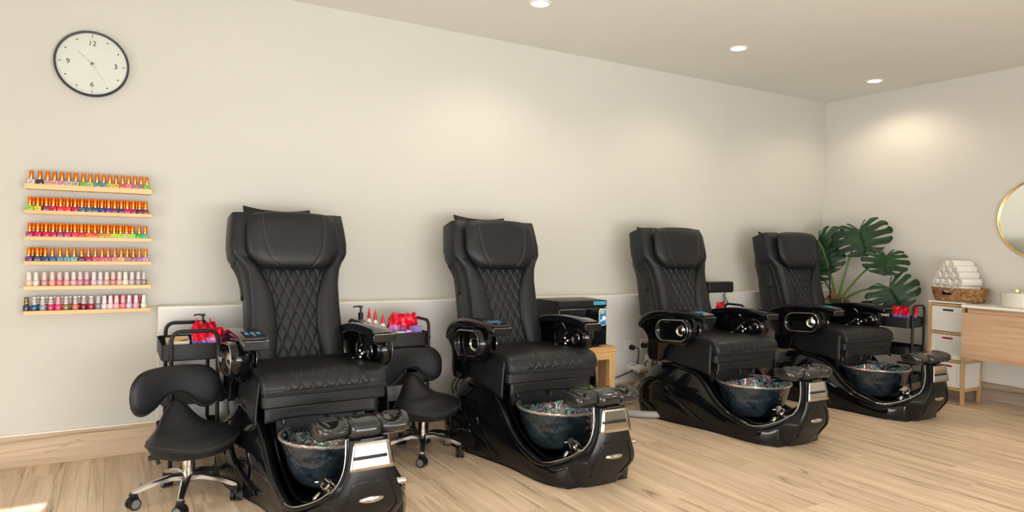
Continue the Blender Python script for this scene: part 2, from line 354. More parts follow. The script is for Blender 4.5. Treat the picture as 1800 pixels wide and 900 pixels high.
# oak planks: each a piece of the floor
PW, PL = 0.19, 1.24
plank_me = {}
def plank(x, ya, yb):
    L = round(yb-ya, 3); 
    if L not in plank_me:
        hw, h = PW/2-0.0004, L/2-0.0004; e = 0.0007
        b = MB(); b.add([(-hw, -h, -0.009), (hw, -h, -0.009), (hw, h, -0.009), (-hw, h, -0.009), (-hw, -h, -0.001), (hw, -h, -0.001), (hw, h, -0.001), (-hw, h, -0.001),
                         (-hw+e, -h+e, 0), (hw-e, -h+e, 0), (hw-e, h-e, 0), (-hw+e, h-e, 0)],
                        [(0, 1, 5, 4), (1, 2, 6, 5), (2, 3, 7, 6), (3, 0, 4, 7), (4, 5, 9, 8), (5, 6, 10, 9), (6, 7, 11, 10), (7, 4, 8, 11), (8, 9, 10, 11)])
        plank_me[L] = b.mesh('plank', 'floor_oak', 10)
    inst(plank_me[L], 'plank', floor, (x, (ya+yb)/2, 0))
nrow = int((X1-X0)/PW)+1
for i in range(nrow):
    x = X0+PW*(i+0.5)
    y = Y1-[0.42, 1.04, 0.62, 1.24, 0.22, 0.84][(i*5+i//4) % 6]; top = Y1
    while top > Y0+0.05:
        bot = max(y, Y0)
        plank(x, bot, top); top = bot; y -= PL
# lower boxed-out wall panel with a ledge
tr = struct(MB().box(((0.245+X1)/2, (LEDGE+Y1)/2, 0.44), (X1-0.245, Y1-LEDGE, 0.875)).build('trim_1', 'panel_paint', bevel=0.004))
struct(MB().box(((0.245+X1)/2, (LEDGE+Y1)/2-0.002, 0.883), (X1-0.245, Y1-LEDGE, 0.014)).build('trim_2', 'white_edge', bevel=0.003))
struct(MB().box(((X0+0.245)/2, Y1-0.008, 0.09), (0.245-X0, 0.016, 0.18)).build('baseboard_back', 'skirting_oak', bevel=0.002))
struct(MB().box(((X0+0.245)/2, Y1-0.009, 0.183), (0.245-X0, 0.018, 0.007)).build('trim_3', 'white_edge'))
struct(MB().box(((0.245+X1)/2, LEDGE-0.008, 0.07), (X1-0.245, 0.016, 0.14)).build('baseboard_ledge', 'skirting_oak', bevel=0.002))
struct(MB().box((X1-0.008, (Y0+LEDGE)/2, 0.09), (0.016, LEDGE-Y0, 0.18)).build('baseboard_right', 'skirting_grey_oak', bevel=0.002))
# left wall with a blinded window, front wall with the shop window (both behind the camera)
def wall_with_hole(name, axis, at, a0, a1, h0, h1, w0, w1, m='wall_paint', sgn=-1):
    b = MB(); t = 0.12
    def bx(u0, u1, z0, z1):
        if axis == 'X': b.box((at+sgn*t/2, (u0+u1)/2, (z0+z1)/2), (t, u1-u0, z1-z0))
        else: b.box(((u0+u1)/2, at+sgn*t/2, (z0+z1)/2), (u1-u0, t, z1-z0))
    bx(a0, w0, 0, ZC); bx(w1, a1, 0, ZC); bx(w0, w1, 0, h0); bx(w0, w1, h1, ZC)
    return struct(b.build(name, m))
wall_with_hole('wall_left', 'X', X0, Y0, Y1+.1, 0.15, 2.15, -0.4, 3.1)
wall_with_hole('wall_front', 'Y', Y0, X0-.1, X1, 0.30, 2.60, -1.8, 5.0)
w1 = struct(MB().box((X0-0.06, 1.35, 0.17), (0.08, 3.5, 0.04)).box((X0-0.06, 1.35, 2.13), (0.08, 3.5, 0.04)).box((X0-0.06, -0.38, 1.15), (0.08, 0.04, 2.0)).box((X0-0.06, 3.08, 1.15), (0.08, 0.04, 2.0)).build('window_1', 'white_plastic'))
MB().box((X0-0.07, 1.35, 1.15), (0.006, 3.44, 1.94)).build('pane', 'window_glass', w1)
w2 = MB()
for x in (-1.78, -1.03, 0.5, 2.75, 4.98): w2.box((x, Y0-0.06, 1.45), (0.05, 0.08, 2.3))
w2.box((1.6, Y0-0.06, 0.32), (6.8, 0.08, 0.05)).box((1.6, Y0-0.06, 2.58), (6.8, 0.08, 0.05))
w2 = struct(w2.build('window_2', 'black_plastic'))
slat = MB().box((0, 0, 0), (0.83, 0.030, 0.002), (0.0, 0, 0)).mesh('blind_slat', 'white_plastic')
for k in range(56): inst(slat, 'blind_slat', w2, (-1.36, Y0-0.005, 0.36+0.04*k))
for x in (-0.64, 1.63, 3.87): MB().box((x, Y0-0.06, 1.45), (2.2, 0.006, 2.2)).build('pane', 'window_glass', w2)

# unseen block added outside, which keeps the low sun off the shop window but for its left end
struct(MB().box((3.97, -14.0, 4.5), (12.2, 4.0, 9.0)).build('sun_blocker', 'panel_paint'))
# ceiling downlights: recessed lamps with trim ring, glowing lens and their own spot
DL = ((2.42, 3.83, 'nearest the camera'), (4.27, 3.81, 'middle one of three in a row'), (6.11, 3.83, 'by the far corner'), (0.57, 1.3, ''), (2.42, 1.3, ''), (4.27, 1.3, ''), (0.57, -1.1, ''), (2.42, -1.1, ''), (4.27, -1.1, ''))  # entries without wording are out of view, added to brighten the floor
for k, (x, y, wd) in enumerate(DL):
    t = thing('downlight', 'round recessed ceiling downlight, ' + (wd or '%s in the rows nearer the shop window' % ORD[k]), 'downlight', (x, y, ZC), 0, 'recessed downlights along the ceiling')
    MB().lathe([(0.056, -0.001), (0.058, -0.006), (0.074, -0.004), (0.076, 0.0)], 28).build('trim_ring', 'white_plastic', t)
    MB().lathe([(0.001, -0.003), (0.057, -0.003), (0.057, 0.0), (0.001, 0.0)], 28).build('lens', 'lamp_glow', t)
    d = bpy.data.lights.new('downlight_beam', 'SPOT'); d.energy = 25 if y > 3 else 25; d.color = (1.0, 0.84, 0.62); d.spot_size = math.radians(150); d.spot_blend = 0.55; d.shadow_soft_size = 0.09
    lo = bpy.data.objects.new('downlight_beam', d); COL.objects.link(lo); lo.parent = t; lo.location = (0, 0, -0.02)

# ------------------------------------------------------------------ pedicure spa chair (local: front at -y, floor at z = 0)
BS = [  # y, z bottom, z top, half-widths: top, middle, bottom
 (.775, .05, .16, .20, .26, .22), (.765, .005, .23, .26, .34, .31), (.72, 0, .305, .30, .40, .38), (.62, 0, .375, .33, .425, .415), (.48, 0, .408, .335, .425, .42), (.32, 0, .418, .325, .41, .405),
 (.16, 0, .405, .31, .385, .375), (.05, 0, .372, .30, .36, .35), (-.02, 0, .31, .295, .34, .33), (-.10, 0, .225, .29, .32, .315), (-.22, 0, .152, .285, .305, .30),
 (-.36, 0, .115, .28, .295, .29), (-.42, 0, .104, .27, .285, .28), (-.475, 0, .112, .25, .27, .265), (-.53, 0, .135, .212, .240, .235), (-.58, 0, .16, .185, .205, .20)]
def YS(y): return y if y < .1 else .1+(y-.1)*.80
BS = [(YS(s[0]),)+s[1:] for s in BS]
BY = [s[0] for s in BS][::-1]
def side_w(y, z):
    v = [interp(y, BY, [s[k] for s in BS][::-1]) for k in range(1, 6)]
    h = max(v[1]-v[0], .01); f = (z-v[0])/h
    return interp(f, [0, .35, .65, 1], [v[4], v[3], v[3]*.99, v[2]])
LIP = [(.325, .50, .41), (.322, .42, .413), (.32, .32, .418), (.308, .16, .405), (.30, .05, .375), (.295, -.02, .315), (.29, -.10, .228), (.285, -.22, .155), (.28, -.34, .119), (.27, -.41, .105), (.25, -.475, .115),
       (.215, -.535, .140), (.18, -.590, .172), (.15, -.628, .208), (.120, -.650, .250), (.098, -.657, .305), (.088, -.655, .37), (.085, -.648, .440)]
LIP = [(p[0], YS(p[1]), p[2]) for p in LIP]
TH = math.radians(17)
def BK(x, t, d): return Vector((x, .42+t*math.sin(TH)-d*math.cos(TH), .52+t*math.cos(TH)+d*math.sin(TH)))
BT = [0, .2, .4, .55, .63, .68, .73, .80, .88, .94, .975]
BW = [.268, .268, .262, .266, .280, .300, .332, .338, .332, .325, .320]
IT = [0, .12, .3, .45, .58, .72]
IW = [.152, .125, .108, .120, .160, .225]
def quilt(a, b): return 1-(1-min(abs(math.sin(PI*a)), abs(math.sin(PI*b))))**3.6
def make_chair():
    t = thing('pedicure_chair', 'x', 'chair')
    # --- base
    b = MB(); rings = []
    for s in cr(BS, 46):
        y, zb, zt, wt, wm, wbt = s; h = zt-zb; zi = interp(y, [.0, .07, .10], [.105, .14, .45])
        half = cr([(0, zb), (wbt*.6, zb), (wbt*.97, zb), (wbt, zb+.012), (wm, zb+.35*h), (wm*.99, zb+.65*h), (wt+.012, zt-.03*min(1, h/.2)), (wt-.012, zt), (wt-.030, zt-.004), (wt-.045, min(zt, zi)+.2*(zt-min(zt, zi))), (wt-.055, min(zt, zi)), (wt*.5, min(zt, zi)), (0, min(zt, zi))], 44)
        rings.append([Vector((p[0], y, p[1])) for p in half]+[Vector((-p[0], y, p[1])) for p in half[-2:0:-1]])
    b.loft(rings)
    base = b.build('base_shell', 'gloss_black', t, angle=60)
    b = MB(); rings = []
    for z, wf, yf, wk, yb in cr([(0.0, .115, -.595, .205, -.44), (.02, .125, -.61, .222, -.44), (.10, .152, -.662, .232, -.46), (.15, .160, -.692, .200, -.545), (.20, .145, -.708, .158, -.610), (.25, .122, -.714, .123, -.645),
                                 (.31, .102, -.714, .101, -.655), (.38, .090, -.706, .090, -.653), (.445, .082, -.695, .086, -.645)], 26):
        c = .012
        rings.append([Vector(p) for p in ((-wf+c, yf, z), (-wf*.5, yf-.006, z), (0, yf-.008, z), (wf*.5, yf-.006, z), (wf-c, yf, z), (wf, yf+c*.7, z), (wk, yb-.02 if yb < -.6 else yb-.05, z), (wk-.005, yb, z), (-wk+.005, yb, z), (-wk, yb-.02 if yb < -.6 else yb-.05, z), (-wf, yf+c*.7, z))])
    b.loft(rings); b.build('front_column', 'dark_panel', base, angle=35)
    # recessed frame line on the nose
    def nose(x, z, d=.0): 
        yf = interp(z, [0, .02, .10, .15, .20, .25, .31, .38, .445], [-.595, -.61, -.662, -.692, -.708, -.714, -.714, -.706, -.695]); return Vector((x, yf-.007-d, z))
    b = MB(); fr = [(-.10, .075), (-.128, .14), (-.120, .17), (-.092, .245), (-.068, .268), (.068, .268), (.092, .245), (.120, .17), (.128, .14), (.10, .075)]
    b.tube([nose(x, z, -.002) for x, z in cr(fr, 40)], .0035, 6); b.build('nose_frame', 'gloss_black', base)
    b = MB(); b.tube([nose(x, .07+0*x, -.001) for x in (-.125, -.06, 0, .06, .125)], .002, 6); b.build('seam', 'frame_black', base)
    # chrome plate with its dark slot on the upper nose
    def plate(u, v):
        z = lerp(.322, .440, v); w = lerp(.106, .083, v); return nose((u*2-1)*w*.97, z, .004)
    pl = MB().grid(plate, 8, 8).build('chrome_plate', 'chrome', base, solid=.004)
    def slot(u, v): return nose(lerp(-.088, .066, u), lerp(.370, .384, v), .0085)
    MB().grid(slot, 6, 2).build('chrome_plate_slot', 'frame_black', pl, solid=.003)
    b = MB(); b.lathe([(.001, .010), (.020, .009), (.048, .006), (.056, .0)], 28, (0, 0, 0), 'Y', 1, .27)
    npl = b.build('nameplate', 'chrome', base, (0, -.714, .190))
    b = MB()
    for i, x in enumerate((-.028, -.021, -.014, -.006, .002, .010, .017, .025)): b.box((x, -.0105, .001*(i % 2)), (.004, .003, .008), (0, 0, .2))
    b.build('emblem', 'steel', npl)
    # rolled lip along the swoop, with an inner ridge and a steel line standing in for the front highlight
    for sx in (-1, 1):
        L = [Vector((p[0]*sx, p[1], p[2])) for p in cr(LIP, 60)]
        rad = [.005+.017*min(1, i/8)*min(1, max(0, (44-i)/16)) for i in range(60)]
        MB().tube(L, rad, 10).build('lip', 'gloss_black', base)
        MB().tube([p+Vector((-sx*.050, .010, .016)) for p in L[14:44]], .007, 8).build('lip_ridge', 'gloss_black', base)
        MB().tube([p+Vector((sx*.012, -.004, .012 if i < 16 else .004)) for i, p in enumerate(L[30:])], .0028, 6).build('lip_highlight', 'steel', base)
        # raised lens on the rear flank and the groove above it
        def lens(u, v):
            y = YS(lerp(.70, .02, u)); zc = lerp(.17, .045, u**1.1); hh = .105*math.sin(PI*min(1, max(0, u*.94+.06)))**.7+.004
            z = max(.012, zc+(v*2-1)*hh); d = .020*(1-(v*2-1)**4)*math.sin(PI*u)**.5
            return Vector((sx*(side_w(y, z)-.004+d), y, z))
        MB().grid(lens, 26, 12).build('flank_panel', 'gloss_black', base)
        MB().tube([Vector((sx*(side_w(y, z)+.004), y, z)) for y, z in cr([(YS(.72), .19), (YS(.60), .285), (YS(.45), .305), (YS(.30), .255), (.16, .17), (.05, .10), (-.04, .05)], 30)], [.004+.010*math.sin(PI*i/29) for i in range(30)], 8).build('flank_ridge', 'gloss_black', base)
    # --- bowl
    YB = -.19
    prof = [(.001, .118), (.12, .118), (.165, .130), (.195, .165), (.218, .22), (.238, .29), (.256, .340), (.262, .352)]
    bl = MB().lathe([tuple(p) for p in cr(prof, 26)], 64).build('bowl', 'bowl_blue_glass', t, (0, YB, 0), angle=70)
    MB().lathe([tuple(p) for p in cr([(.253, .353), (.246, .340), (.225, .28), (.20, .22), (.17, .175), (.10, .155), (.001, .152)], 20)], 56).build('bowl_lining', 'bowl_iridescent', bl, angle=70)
    b = MB(); b.tube([(.256*math.cos(a*2*PI/64), .256*math.sin(a*2*PI/64), .352+.0015*math.sin(a*2.3)) for a in range(64)], .008, 6, loop=True); b.build('bowl_rim', 'bowl_rim_gold', bl)
    # --- valve, drain button, side handle
    v = MB().tube([(-.105, -.545, .185), (-.135, -.545, .215)], [.026, .024], 20).tube([(-.131, -.545, .211), (-.145, -.545, .225)], [.029, .029], 20).build('valve', 'chrome', t)
    MB().tube([(-.145, -.545, .225), (-.168, -.545, .248)], [.022, .022], 18).tube([(-.160, -.545, .240), (-.185, -.515, .235)], [.005, .004], 8).build('valve_handle', 'chrome', v)
    MB().lathe([(.001, .010), (.016, .009), (.022, .004), (.024, 0)], 24).build('drain_button', 'chrome', t, (-.180, -.520, .172)).rotation_euler = (-.3, -.7, 0)
    MB().tube([(.10, -.66, .23), (.175, -.665, .23)], [.016, .016], 14).build('side_tap', 'chrome', t)
    # tap console rising from both lips to the middle, between bowl and nose
    LF = cr(LIP, 60)[31:58]
    def console(u, v):
        i = v*(len(LF)-1); j = min(int(i), len(LF)-2); p = LF[j].lerp(LF[j+1], i-j); a_ = u*2-1
        f = min(1, max(0, (-.42-p.y)/.09)); return Vector((a_*(p.x-.004), p.y+.006, p.z+.002+.085*f*(1-abs(a_)**2.2)*(1 if v < .75 else (1-v)/.25)))
    MB().grid(console, 20, 24).build('tap_console', 'gloss_black', t, angle=70)
    # --- footrest: bracket and three saddle pads
    fr = MB().box((0, -.655, .440), (.14, .05, .012)).box((0, -.555, .446), (.36, .14, .012)).tube([(-.05, -.705, .450), (.05, -.705, .450)], .004, 6).build('footrest', 'dark_chrome', t)
    for k, (xc, w, dz, rz) in enumerate(((-.142, .143, .006, .10), (0, .140, 0, 0), (.142, .143, .006, -.10))):
        b = MB(); rings = []
        for i in range(13):
            u = i/12*2-1; e = (1-abs(u)**12)**.5 if abs(u) < 1 else 0.6; e = max(e, .72)
            sag = .030*(1-u*u) if k != 1 else .006*(1-u*u)
            rg = []
            for q in range(20):
                a = 2*PI*q/20; c, s_ = math.cos(a), math.sin(a); px = .080*math.copysign(abs(c)**.6, c)*e; pz = .045*math.copysign(abs(s_)**.7, s_)*e
                if s_ > 0: pz -= sag*s_
                else: pz += .010*abs(c)
                rg.append(Vector((u*w/2, px, pz)))
            rings.append(rg)
        b.loft(rings); p = b.build('footrest_pad', 'pad_gloss', fr, (xc-.018, -.628+.014*(k != 1), .488+dz), angle=60); p.rotation_euler = (.10, 0, rz)
        b = MB()
        if k != 1: b.add(*(lambda g: (g.v, g.f))(MB().lathe([(.001, .003), (.045, .002), (.05, -.002)], 20, (0, .01, .036), 'Z', .8, .55))).build('heel_dimple', 'frame_black', p)
    # --- seat
    SP = [(.46, .49), (.46, .632), (.30, .636), (.12, .645), (-.05, .652), (-.105, .646), (-.142, .628), (-.160, .600), (-.161, .576), (-.148, .555), (.10, .54)]
    prof = [tuple(p) for p in cr(SP, 44)]
    b = MB(); rings = []
    for x, sc in ((-.333, .93), (-.330, .965), (-.318, .99), (-.298, 1), (-.15, 1.0), (0, 1.0), (.15, 1.0), (.262, 1), (.282, .99), (.294, .965), (.297, .93)):
        rings.append([Vector((x, .16+(p[0]-.16)*sc, .60+(p[1]-.60)*sc)) for p in prof])
    seat = b.loft(rings).build('seat', 'leather_wrinkled', t, angle=60)
    front = [tuple(p) for p in cr([(-.1515, .558), (-.1612, .576), (-.1602, .600), (-.142, .628), (-.105, .646), (-.05, .6525)], 30)]
    def sq(u, v):
        i = v*29; j = min(int(i), 28); f = i-j; y = lerp(front[j][0], front[j+1][0], f); z = lerp(front[j][1], front[j+1][1], f)
        n = Vector((front[j+1][1]-front[j][1], -(front[j+1][0]-front[j][0]))).normalized()  # outward (dy, dz) pair rotated
        w = lerp(.238, .165, v); x = (u*2-1)*w-.018
        e = min(1, min(u, 1-u)/.02, min(v, 1-v)/.03); d = .0005+.0042*e*quilt(x/.060+v, x/.060-v)
        return Vector((x, y-d*n.x, z-d*n.y if False else z+d*abs(n.y)))
    MB().grid(sq, 170, 50).build('seat_quilting', 'leather', seat, angle=80)
    MB().tube([Vector((x, -.152, .555)) for x in (-.326, -.2, 0, .2, .290)], .0035, 6).build('piping', 'stitch', seat)
    MB().rbox((-.018, .150, .522), (.626, .590, .062), .02, axis=2).build('seat_band', 'leather', seat)
    def flap(u, v): 
        x = lerp(-.322, .245, u); return Vector((x, -.148+.006*math.sin(9*u)*v-.004*v, lerp(.495, .425+.014*math.sin(PI*u)+.004*math.sin(7*u), v)))
    MB().grid(flap, 24, 5).build('front_flap', 'leather_wrinkled', seat, solid=.006)
    for sx in (-1, 1):
        def skirt(u, v):
            y = lerp(.35, -.105-.015*v, u); z = lerp(.62, lerp(.47-.03*math.sin(5*u), .405, u), v)
            return Vector((sx*(.316+.026*v*(.3+.7*u*u)+.008*v*math.sin(8*u+2*v))-.018, y, z))
        MB().grid(skirt, 18, 10).build('side_skirt', 'leather_wrinkled', t, solid=.005)
    sf = MB().box((0, .20, .455), (.50, .50, .07)).box((0, .01, .385), (.46, .03, .11)).build('seat_frame_shade_apron', 'frame_black', t)  # front box is an added dark sheet for the shade under the seat
    for x, y in ((-.20, -.02), (.03, -.03), (.18, -.02)): MB().box((x, y, .40), (.02, .012, .05)).cyl((x, y-.01, .385), (x, y-.01, .405), .006).build('slide_bracket', 'dark_chrome', sf)
    # --- backrest
    b = MB(); rings = []
    for tt in [i/22*.97-.02 for i in range(23)]:
        w = interp(tt, BT, BW)-.012; rr = []
        k_ = interp(tt, [0, .12, .33, .55, .75, .97], [.90, 1.35, 1.75, 1.62, 1.30, .85])
        for x, d in ((-w, -.03), (-w+.004, -.13), (-w*.85, -.178), (-w*.4, -.19), (w*.4, -.19), (w*.85, -.178), (w-.004, -.13), (w, -.03), (w*.5, .0), (-w*.5, .0)): rr.append(BK(x, tt, d*(k_ if d < -.05 else 1)))
        rings.append(rr)
    back = b.loft(rings).build('backrest', 'leather_side', t, angle=50)
    def bq(u, v):
        tt = lerp(-.02, .74, v); w = interp(tt, IT, IW)+.012; x = (u*2-1)*w
        return BK(x, tt, .006+.0065*quilt(x/.058+tt/.130, x/.058-tt/.130)+.006*(1-(u*2-1)**2))
    MB().grid(bq, 150, 240).build('back_quilting', 'leather', back, angle=80)
    for sx in (-1, 1):
        b = MB(); rings = []
        for tt in [i/26*.735-.02 for i in range(27)]:
            wi = interp(tt, IT, IW); wo = interp(tt, BT, BW); e = 1-.5*max(0, (tt-.66)/.06)
            pts = cr([(wi-.004, -.03), (wi, .012), (lerp(wi, wo, .10), .034*e), (lerp(wi, wo, .35), .047*e), (lerp(wi, wo, .7), .045*e), (wo-.018, .034*e), (wo-.002, .010), (wo, -.03), (wo-.002, -.135), (wo-.05, -.14)], 18)
            rings.append([BK(sx*p[0], tt, p[1]) for p in pts])
        b.loft(rings).build('side_bolster', 'leather', back, angle=60)
        MB().tube([BK(sx*(interp(tt, BT, BW)+.001), tt, -.035) for tt in [i/20*.70 for i in range(21)]], .003, 6).build('bolster_piping', 'stitch', back)
        # upper wing wrapped round the top
        b = MB(); rings = []
        for tt in [.695+i/14*.285 for i in range(15)]:
            wo = interp(tt, BT, BW)+.004; wi = .16; e = 1 if tt < .93 else lerp(1, .45, (tt-.93)/.05)
            pts = cr([(wi, -.06), (wi, .01), (lerp(wi, wo, .4), .030*e), (wo-.025, .024*e), (wo-.002, 0), (wo+.004, -.06), (wo+.002, -.14), (wo-.03, -.165), (wi, -.165)], 18)
            rings.append([BK(sx*p[0], tt, p[1]) for p in pts])
        b.loft(rings).build('head_wing', 'leather', back, angle=60)
        # gathered cloth tab on the flank
        def tab(u, v):
            tt = lerp(.70, .49, v); return BK(sx*(interp(tt, BT, BW)-.004+.008*(1-v)*(.6+.4*math.sin(13*u))+.012*math.sin(PI*u)*v), tt, lerp(-.16, -.060-.03*v, u))
        MB().grid(tab, 14, 8).build('side_tab', 'leather_side', back, solid=.006)
        MB().cyl(BK(sx*.262, .26, -.075), BK(sx*.288, .26, -.075), .010, .008, 10).build('release_button', 'teal_plastic', back)
    # headrest pillow
    b = MB()
    def pil(sgn):
        def f(u, v):
            a, c = u*2-1, v*2-1
            # outline: wider at the top, round lower corners
            q = abs(c)**(5 if c > 0 else 2.6)
            w = lerp(.280, .262, v)*(1-.40*q*(1 if c < 0 else .25))
            h = .168*(1-.08*abs(a)**3*(1 if c > 0 else 0))
            th = (max(0, 1-abs(a)**5)*max(0, 1-abs(c)**4))**.5
            d = .062+sgn*(.050 if sgn > 0 else .030)*th
            seam = math.exp(-((abs(a)-(.62+.10*c))/.018)**2)*.005 if sgn > 0 else 0
            return BK(a*w, .797+c*h+.006*(1-a*a)*(1 if c > 0 else -1)*abs(c), d-seam+.012*c)
        return f
    b.grid(pil(1), 56, 30).grid(pil(-1), 56, 30)
    hp = b.build('headrest_pillow', 'leather', back, angle=70)
    bm = bmesh.new(); bm.from_mesh(hp.data); bmesh.ops.remove_doubles(bm, verts=bm.verts, dist=.0006); bmesh.ops.recalc_face_normals(bm, faces=bm.faces); bm.to_mesh(hp.data); bm.free()
    for sx in (-1, 1): MB().tube([pil(1)((sx*(.62+.10*(v*2-1))+1)/2, v)+Vector((0, -.002, .001)) for v in [.04+.92*i/20 for i in range(21)]], .0022, 6).build('seam', 'stitch', hp)
    def tf(u, v): return BK(lerp(-.225, .165, u)*(1+.03*v), lerp(.90, 1.040+.022*abs(u*2-1)**2.2+.012*(1-u), v), -.115-.030*v)
    MB().grid(tf, 16, 5).build('top_flap', 'leather_side', back, solid=.012)
    # --- armrests
    for side, sx in (('left', -1), ('right', 1)):
        poly = [(.64, .718), (.57, .695), (.525, .66), (.51, .62), (.515, .53), (.50, .482), (.46, .470), (.38, .475), (.34, .50), (.32, .58), (.27, .62), (.10, .625), (.04, .70), (.01, .785), (.10, .825), (.22, .838), (.40, .825), (.54, .785)]
        arm = MB().prism(poly, 'X', sx*.330, sx*.368).build('armrest', 'gloss_black', t, (-.026, 0, -.042), bevel=.010)
        pp = cr([(.660, .728, .018, .016), (.625, .757, .036, .020), (.54, .803, .046, .022), (.41, .840, .052, .022), (.25, .858, .058, .022), (.10, .860, .060, .022), (.0, .855, .060, .022), (-.07, .846, .060, .020)], 30)
        rings = []
        for i, (y, z, w, h) in enumerate(pp):
            c = .35*h; rings.append([Vector((sx*.325+px, y, z+pz)) for px, pz in ((-w+c, -h), (w-c, -h), (w, -h+c), (w, h-c), (w-c, h), (-w+c, h), (-w, h-c), (-w, -h+c))])
        pad = MB().loft(rings).build('arm_pad', 'gloss_black', arm, angle=50)
        # pod with the stadium bezel, recess and round chrome cup ring
        def stad(hl, hh, n=10): return [(hl+hh*math.cos(a), hh*math.sin(a)) for a in [-PI/2+PI*i/n for i in range(n+1)]]+[(-hl+hh*math.cos(a), hh*math.sin(a)) for a in [PI/2+PI*i/n for i in range(n+1)]]
        def stadring(x, hl, hh, yc=.19, zc=.735): return [Vector((sx*x, yc-u, zc+w+.02*(u/.25))) for u, w in stad(hl, hh)]
        pod = MB().loft([stadring(.322, .06, .050), stadring(.326, .085, .074), stadring(.338, .092, .086), stadring(.375, .098, .092), stadring(.398, .098, .090), stadring(.416, .094, .084), stadring(.420, .090, .077), stadring(.412, .087, .071), stadring(.392, .084, .067)]).build('cup_pod', 'gloss_black', arm, angle=40)
        MB().tube(stadring(.420, .090, .077), .0022, 6, loop=True).build('bezel_line', 'steel', arm)
        cup = MB().lathe([(.001, -.010), (.030, -.008), (.036, .004), (.042, .010), (.047, .006), (.048, -.004)], 28, (0, 0, 0), 'X', 1, 1).build('cup_ring', 'chrome', arm, (sx*.400, .100, .742))
        cup.rotation_euler = (0, 0, .42 if sx < 0 else PI-.42); cup.scale = (1.0, .95, .95)
        # inner bracket: bent chrome strut, small knobs and a round dial
        MB().tube([(sx*.295, .20, .835), (sx*.292, .135, .785), (sx*.290, .235, .70), (sx*.295, .255, .69)], .009, 8).tube([(sx*.290, .23, .70), (sx*.290, .15, .712), (sx*.290, .10, .735)], .006, 8).build('arm_bracket', 'chrome', arm)
        k = MB()
        for yy, zz in ((.155, .735), (.15, .70), (.125, .722), (.265, .675)): k.lathe([(.001, -.011), (.008, -.008), (.011, 0), (.008, .008), (.001, .011)], 12, (sx*.284, yy, zz))
        k.build('bracket_knob', 'chrome', arm)['kind'] = 'stuff'
        MB().lathe([(.001, -.004), (.030, -.004), (.036, .0), (.040, .006), (.044, 0)], 26, (0, 0, 0), 'X').build('dial', 'dark_chrome', arm, (sx*.300, .055, .745))
        # end block of the pad, with the remote on one side
        eb = MB().rbox((sx*.325, -.058, .836), (.124, .085, .044), .010, axis=1, rot=(.06, 0, 0)).build('arm_end', 'gloss_black', arm)
        MB().tube([(sx*.325-.063*sx*-1*-1, -.193, .842), (sx*.325-.0, -.193, .842), (sx*.325+.063, -.193, .842)] if False else [(sx*.325-.058, -.1015, .8555), (sx*.325+.058, -.1015, .8555)], .002, 6).build('edge_line', 'steel', eb)
        if sx < 0:
            rp = MB().rbox((0, 0, 0), (.108, .150, .014), .012, axis=2).build('remote_panel', 'screen_glass', arm, (sx*.325, -.018, .874), angle=30); rp.rotation_euler = (.09, 0, 0)
            dg = MB()
            for i in (-1, 0, 1):
                for j in (-1, 0, 1): dg.box((.028*i, .022+.020*j, .0075), (.016, .013, .002))
            dg.build('remote_digits', 'blue_digit', rp)
            MB().box((0, -.03, .0075), (.012, .012, .002)).build('remote_key', 'pink_digit', rp)
    MB().box((-.322, .42, .55), (.03, .08, .22)).box((.322, .42, .55), (.03, .08, .22)).box((0, .40, .50), (.62, .06, .05)).build('back_hinge', 'frame_black', t)
    return t
CH = [(.954, 2.2, 'black pedicure spa chair nearest the camera, between the two saddle stools'),
      (2.324, -.8, 'black pedicure spa chair standing in front of the black towel cabinet'),
      (4.008, -.85, 'black pedicure spa chair beside the wall sockets and white pipes'),
      (5.486, -1.8, 'black pedicure spa chair farthest from the camera, in front of the monstera plant')]
chair0 = make_chair()
for i, (x, a, lab) in enumerate(CH):
    c = chair0 if i == 0 else dup(chair0)
    c.location = (x, 3.55, 0)
    if i > 1:
        for p in c.children_recursive:
            if p.name.startswith('top_flap'): p.location = (0, -.012, -.036)
    c.rotation_euler = (0, 0, math.radians(a)); tag(c, lab, 'chair', 'pedicure chairs along the wall')

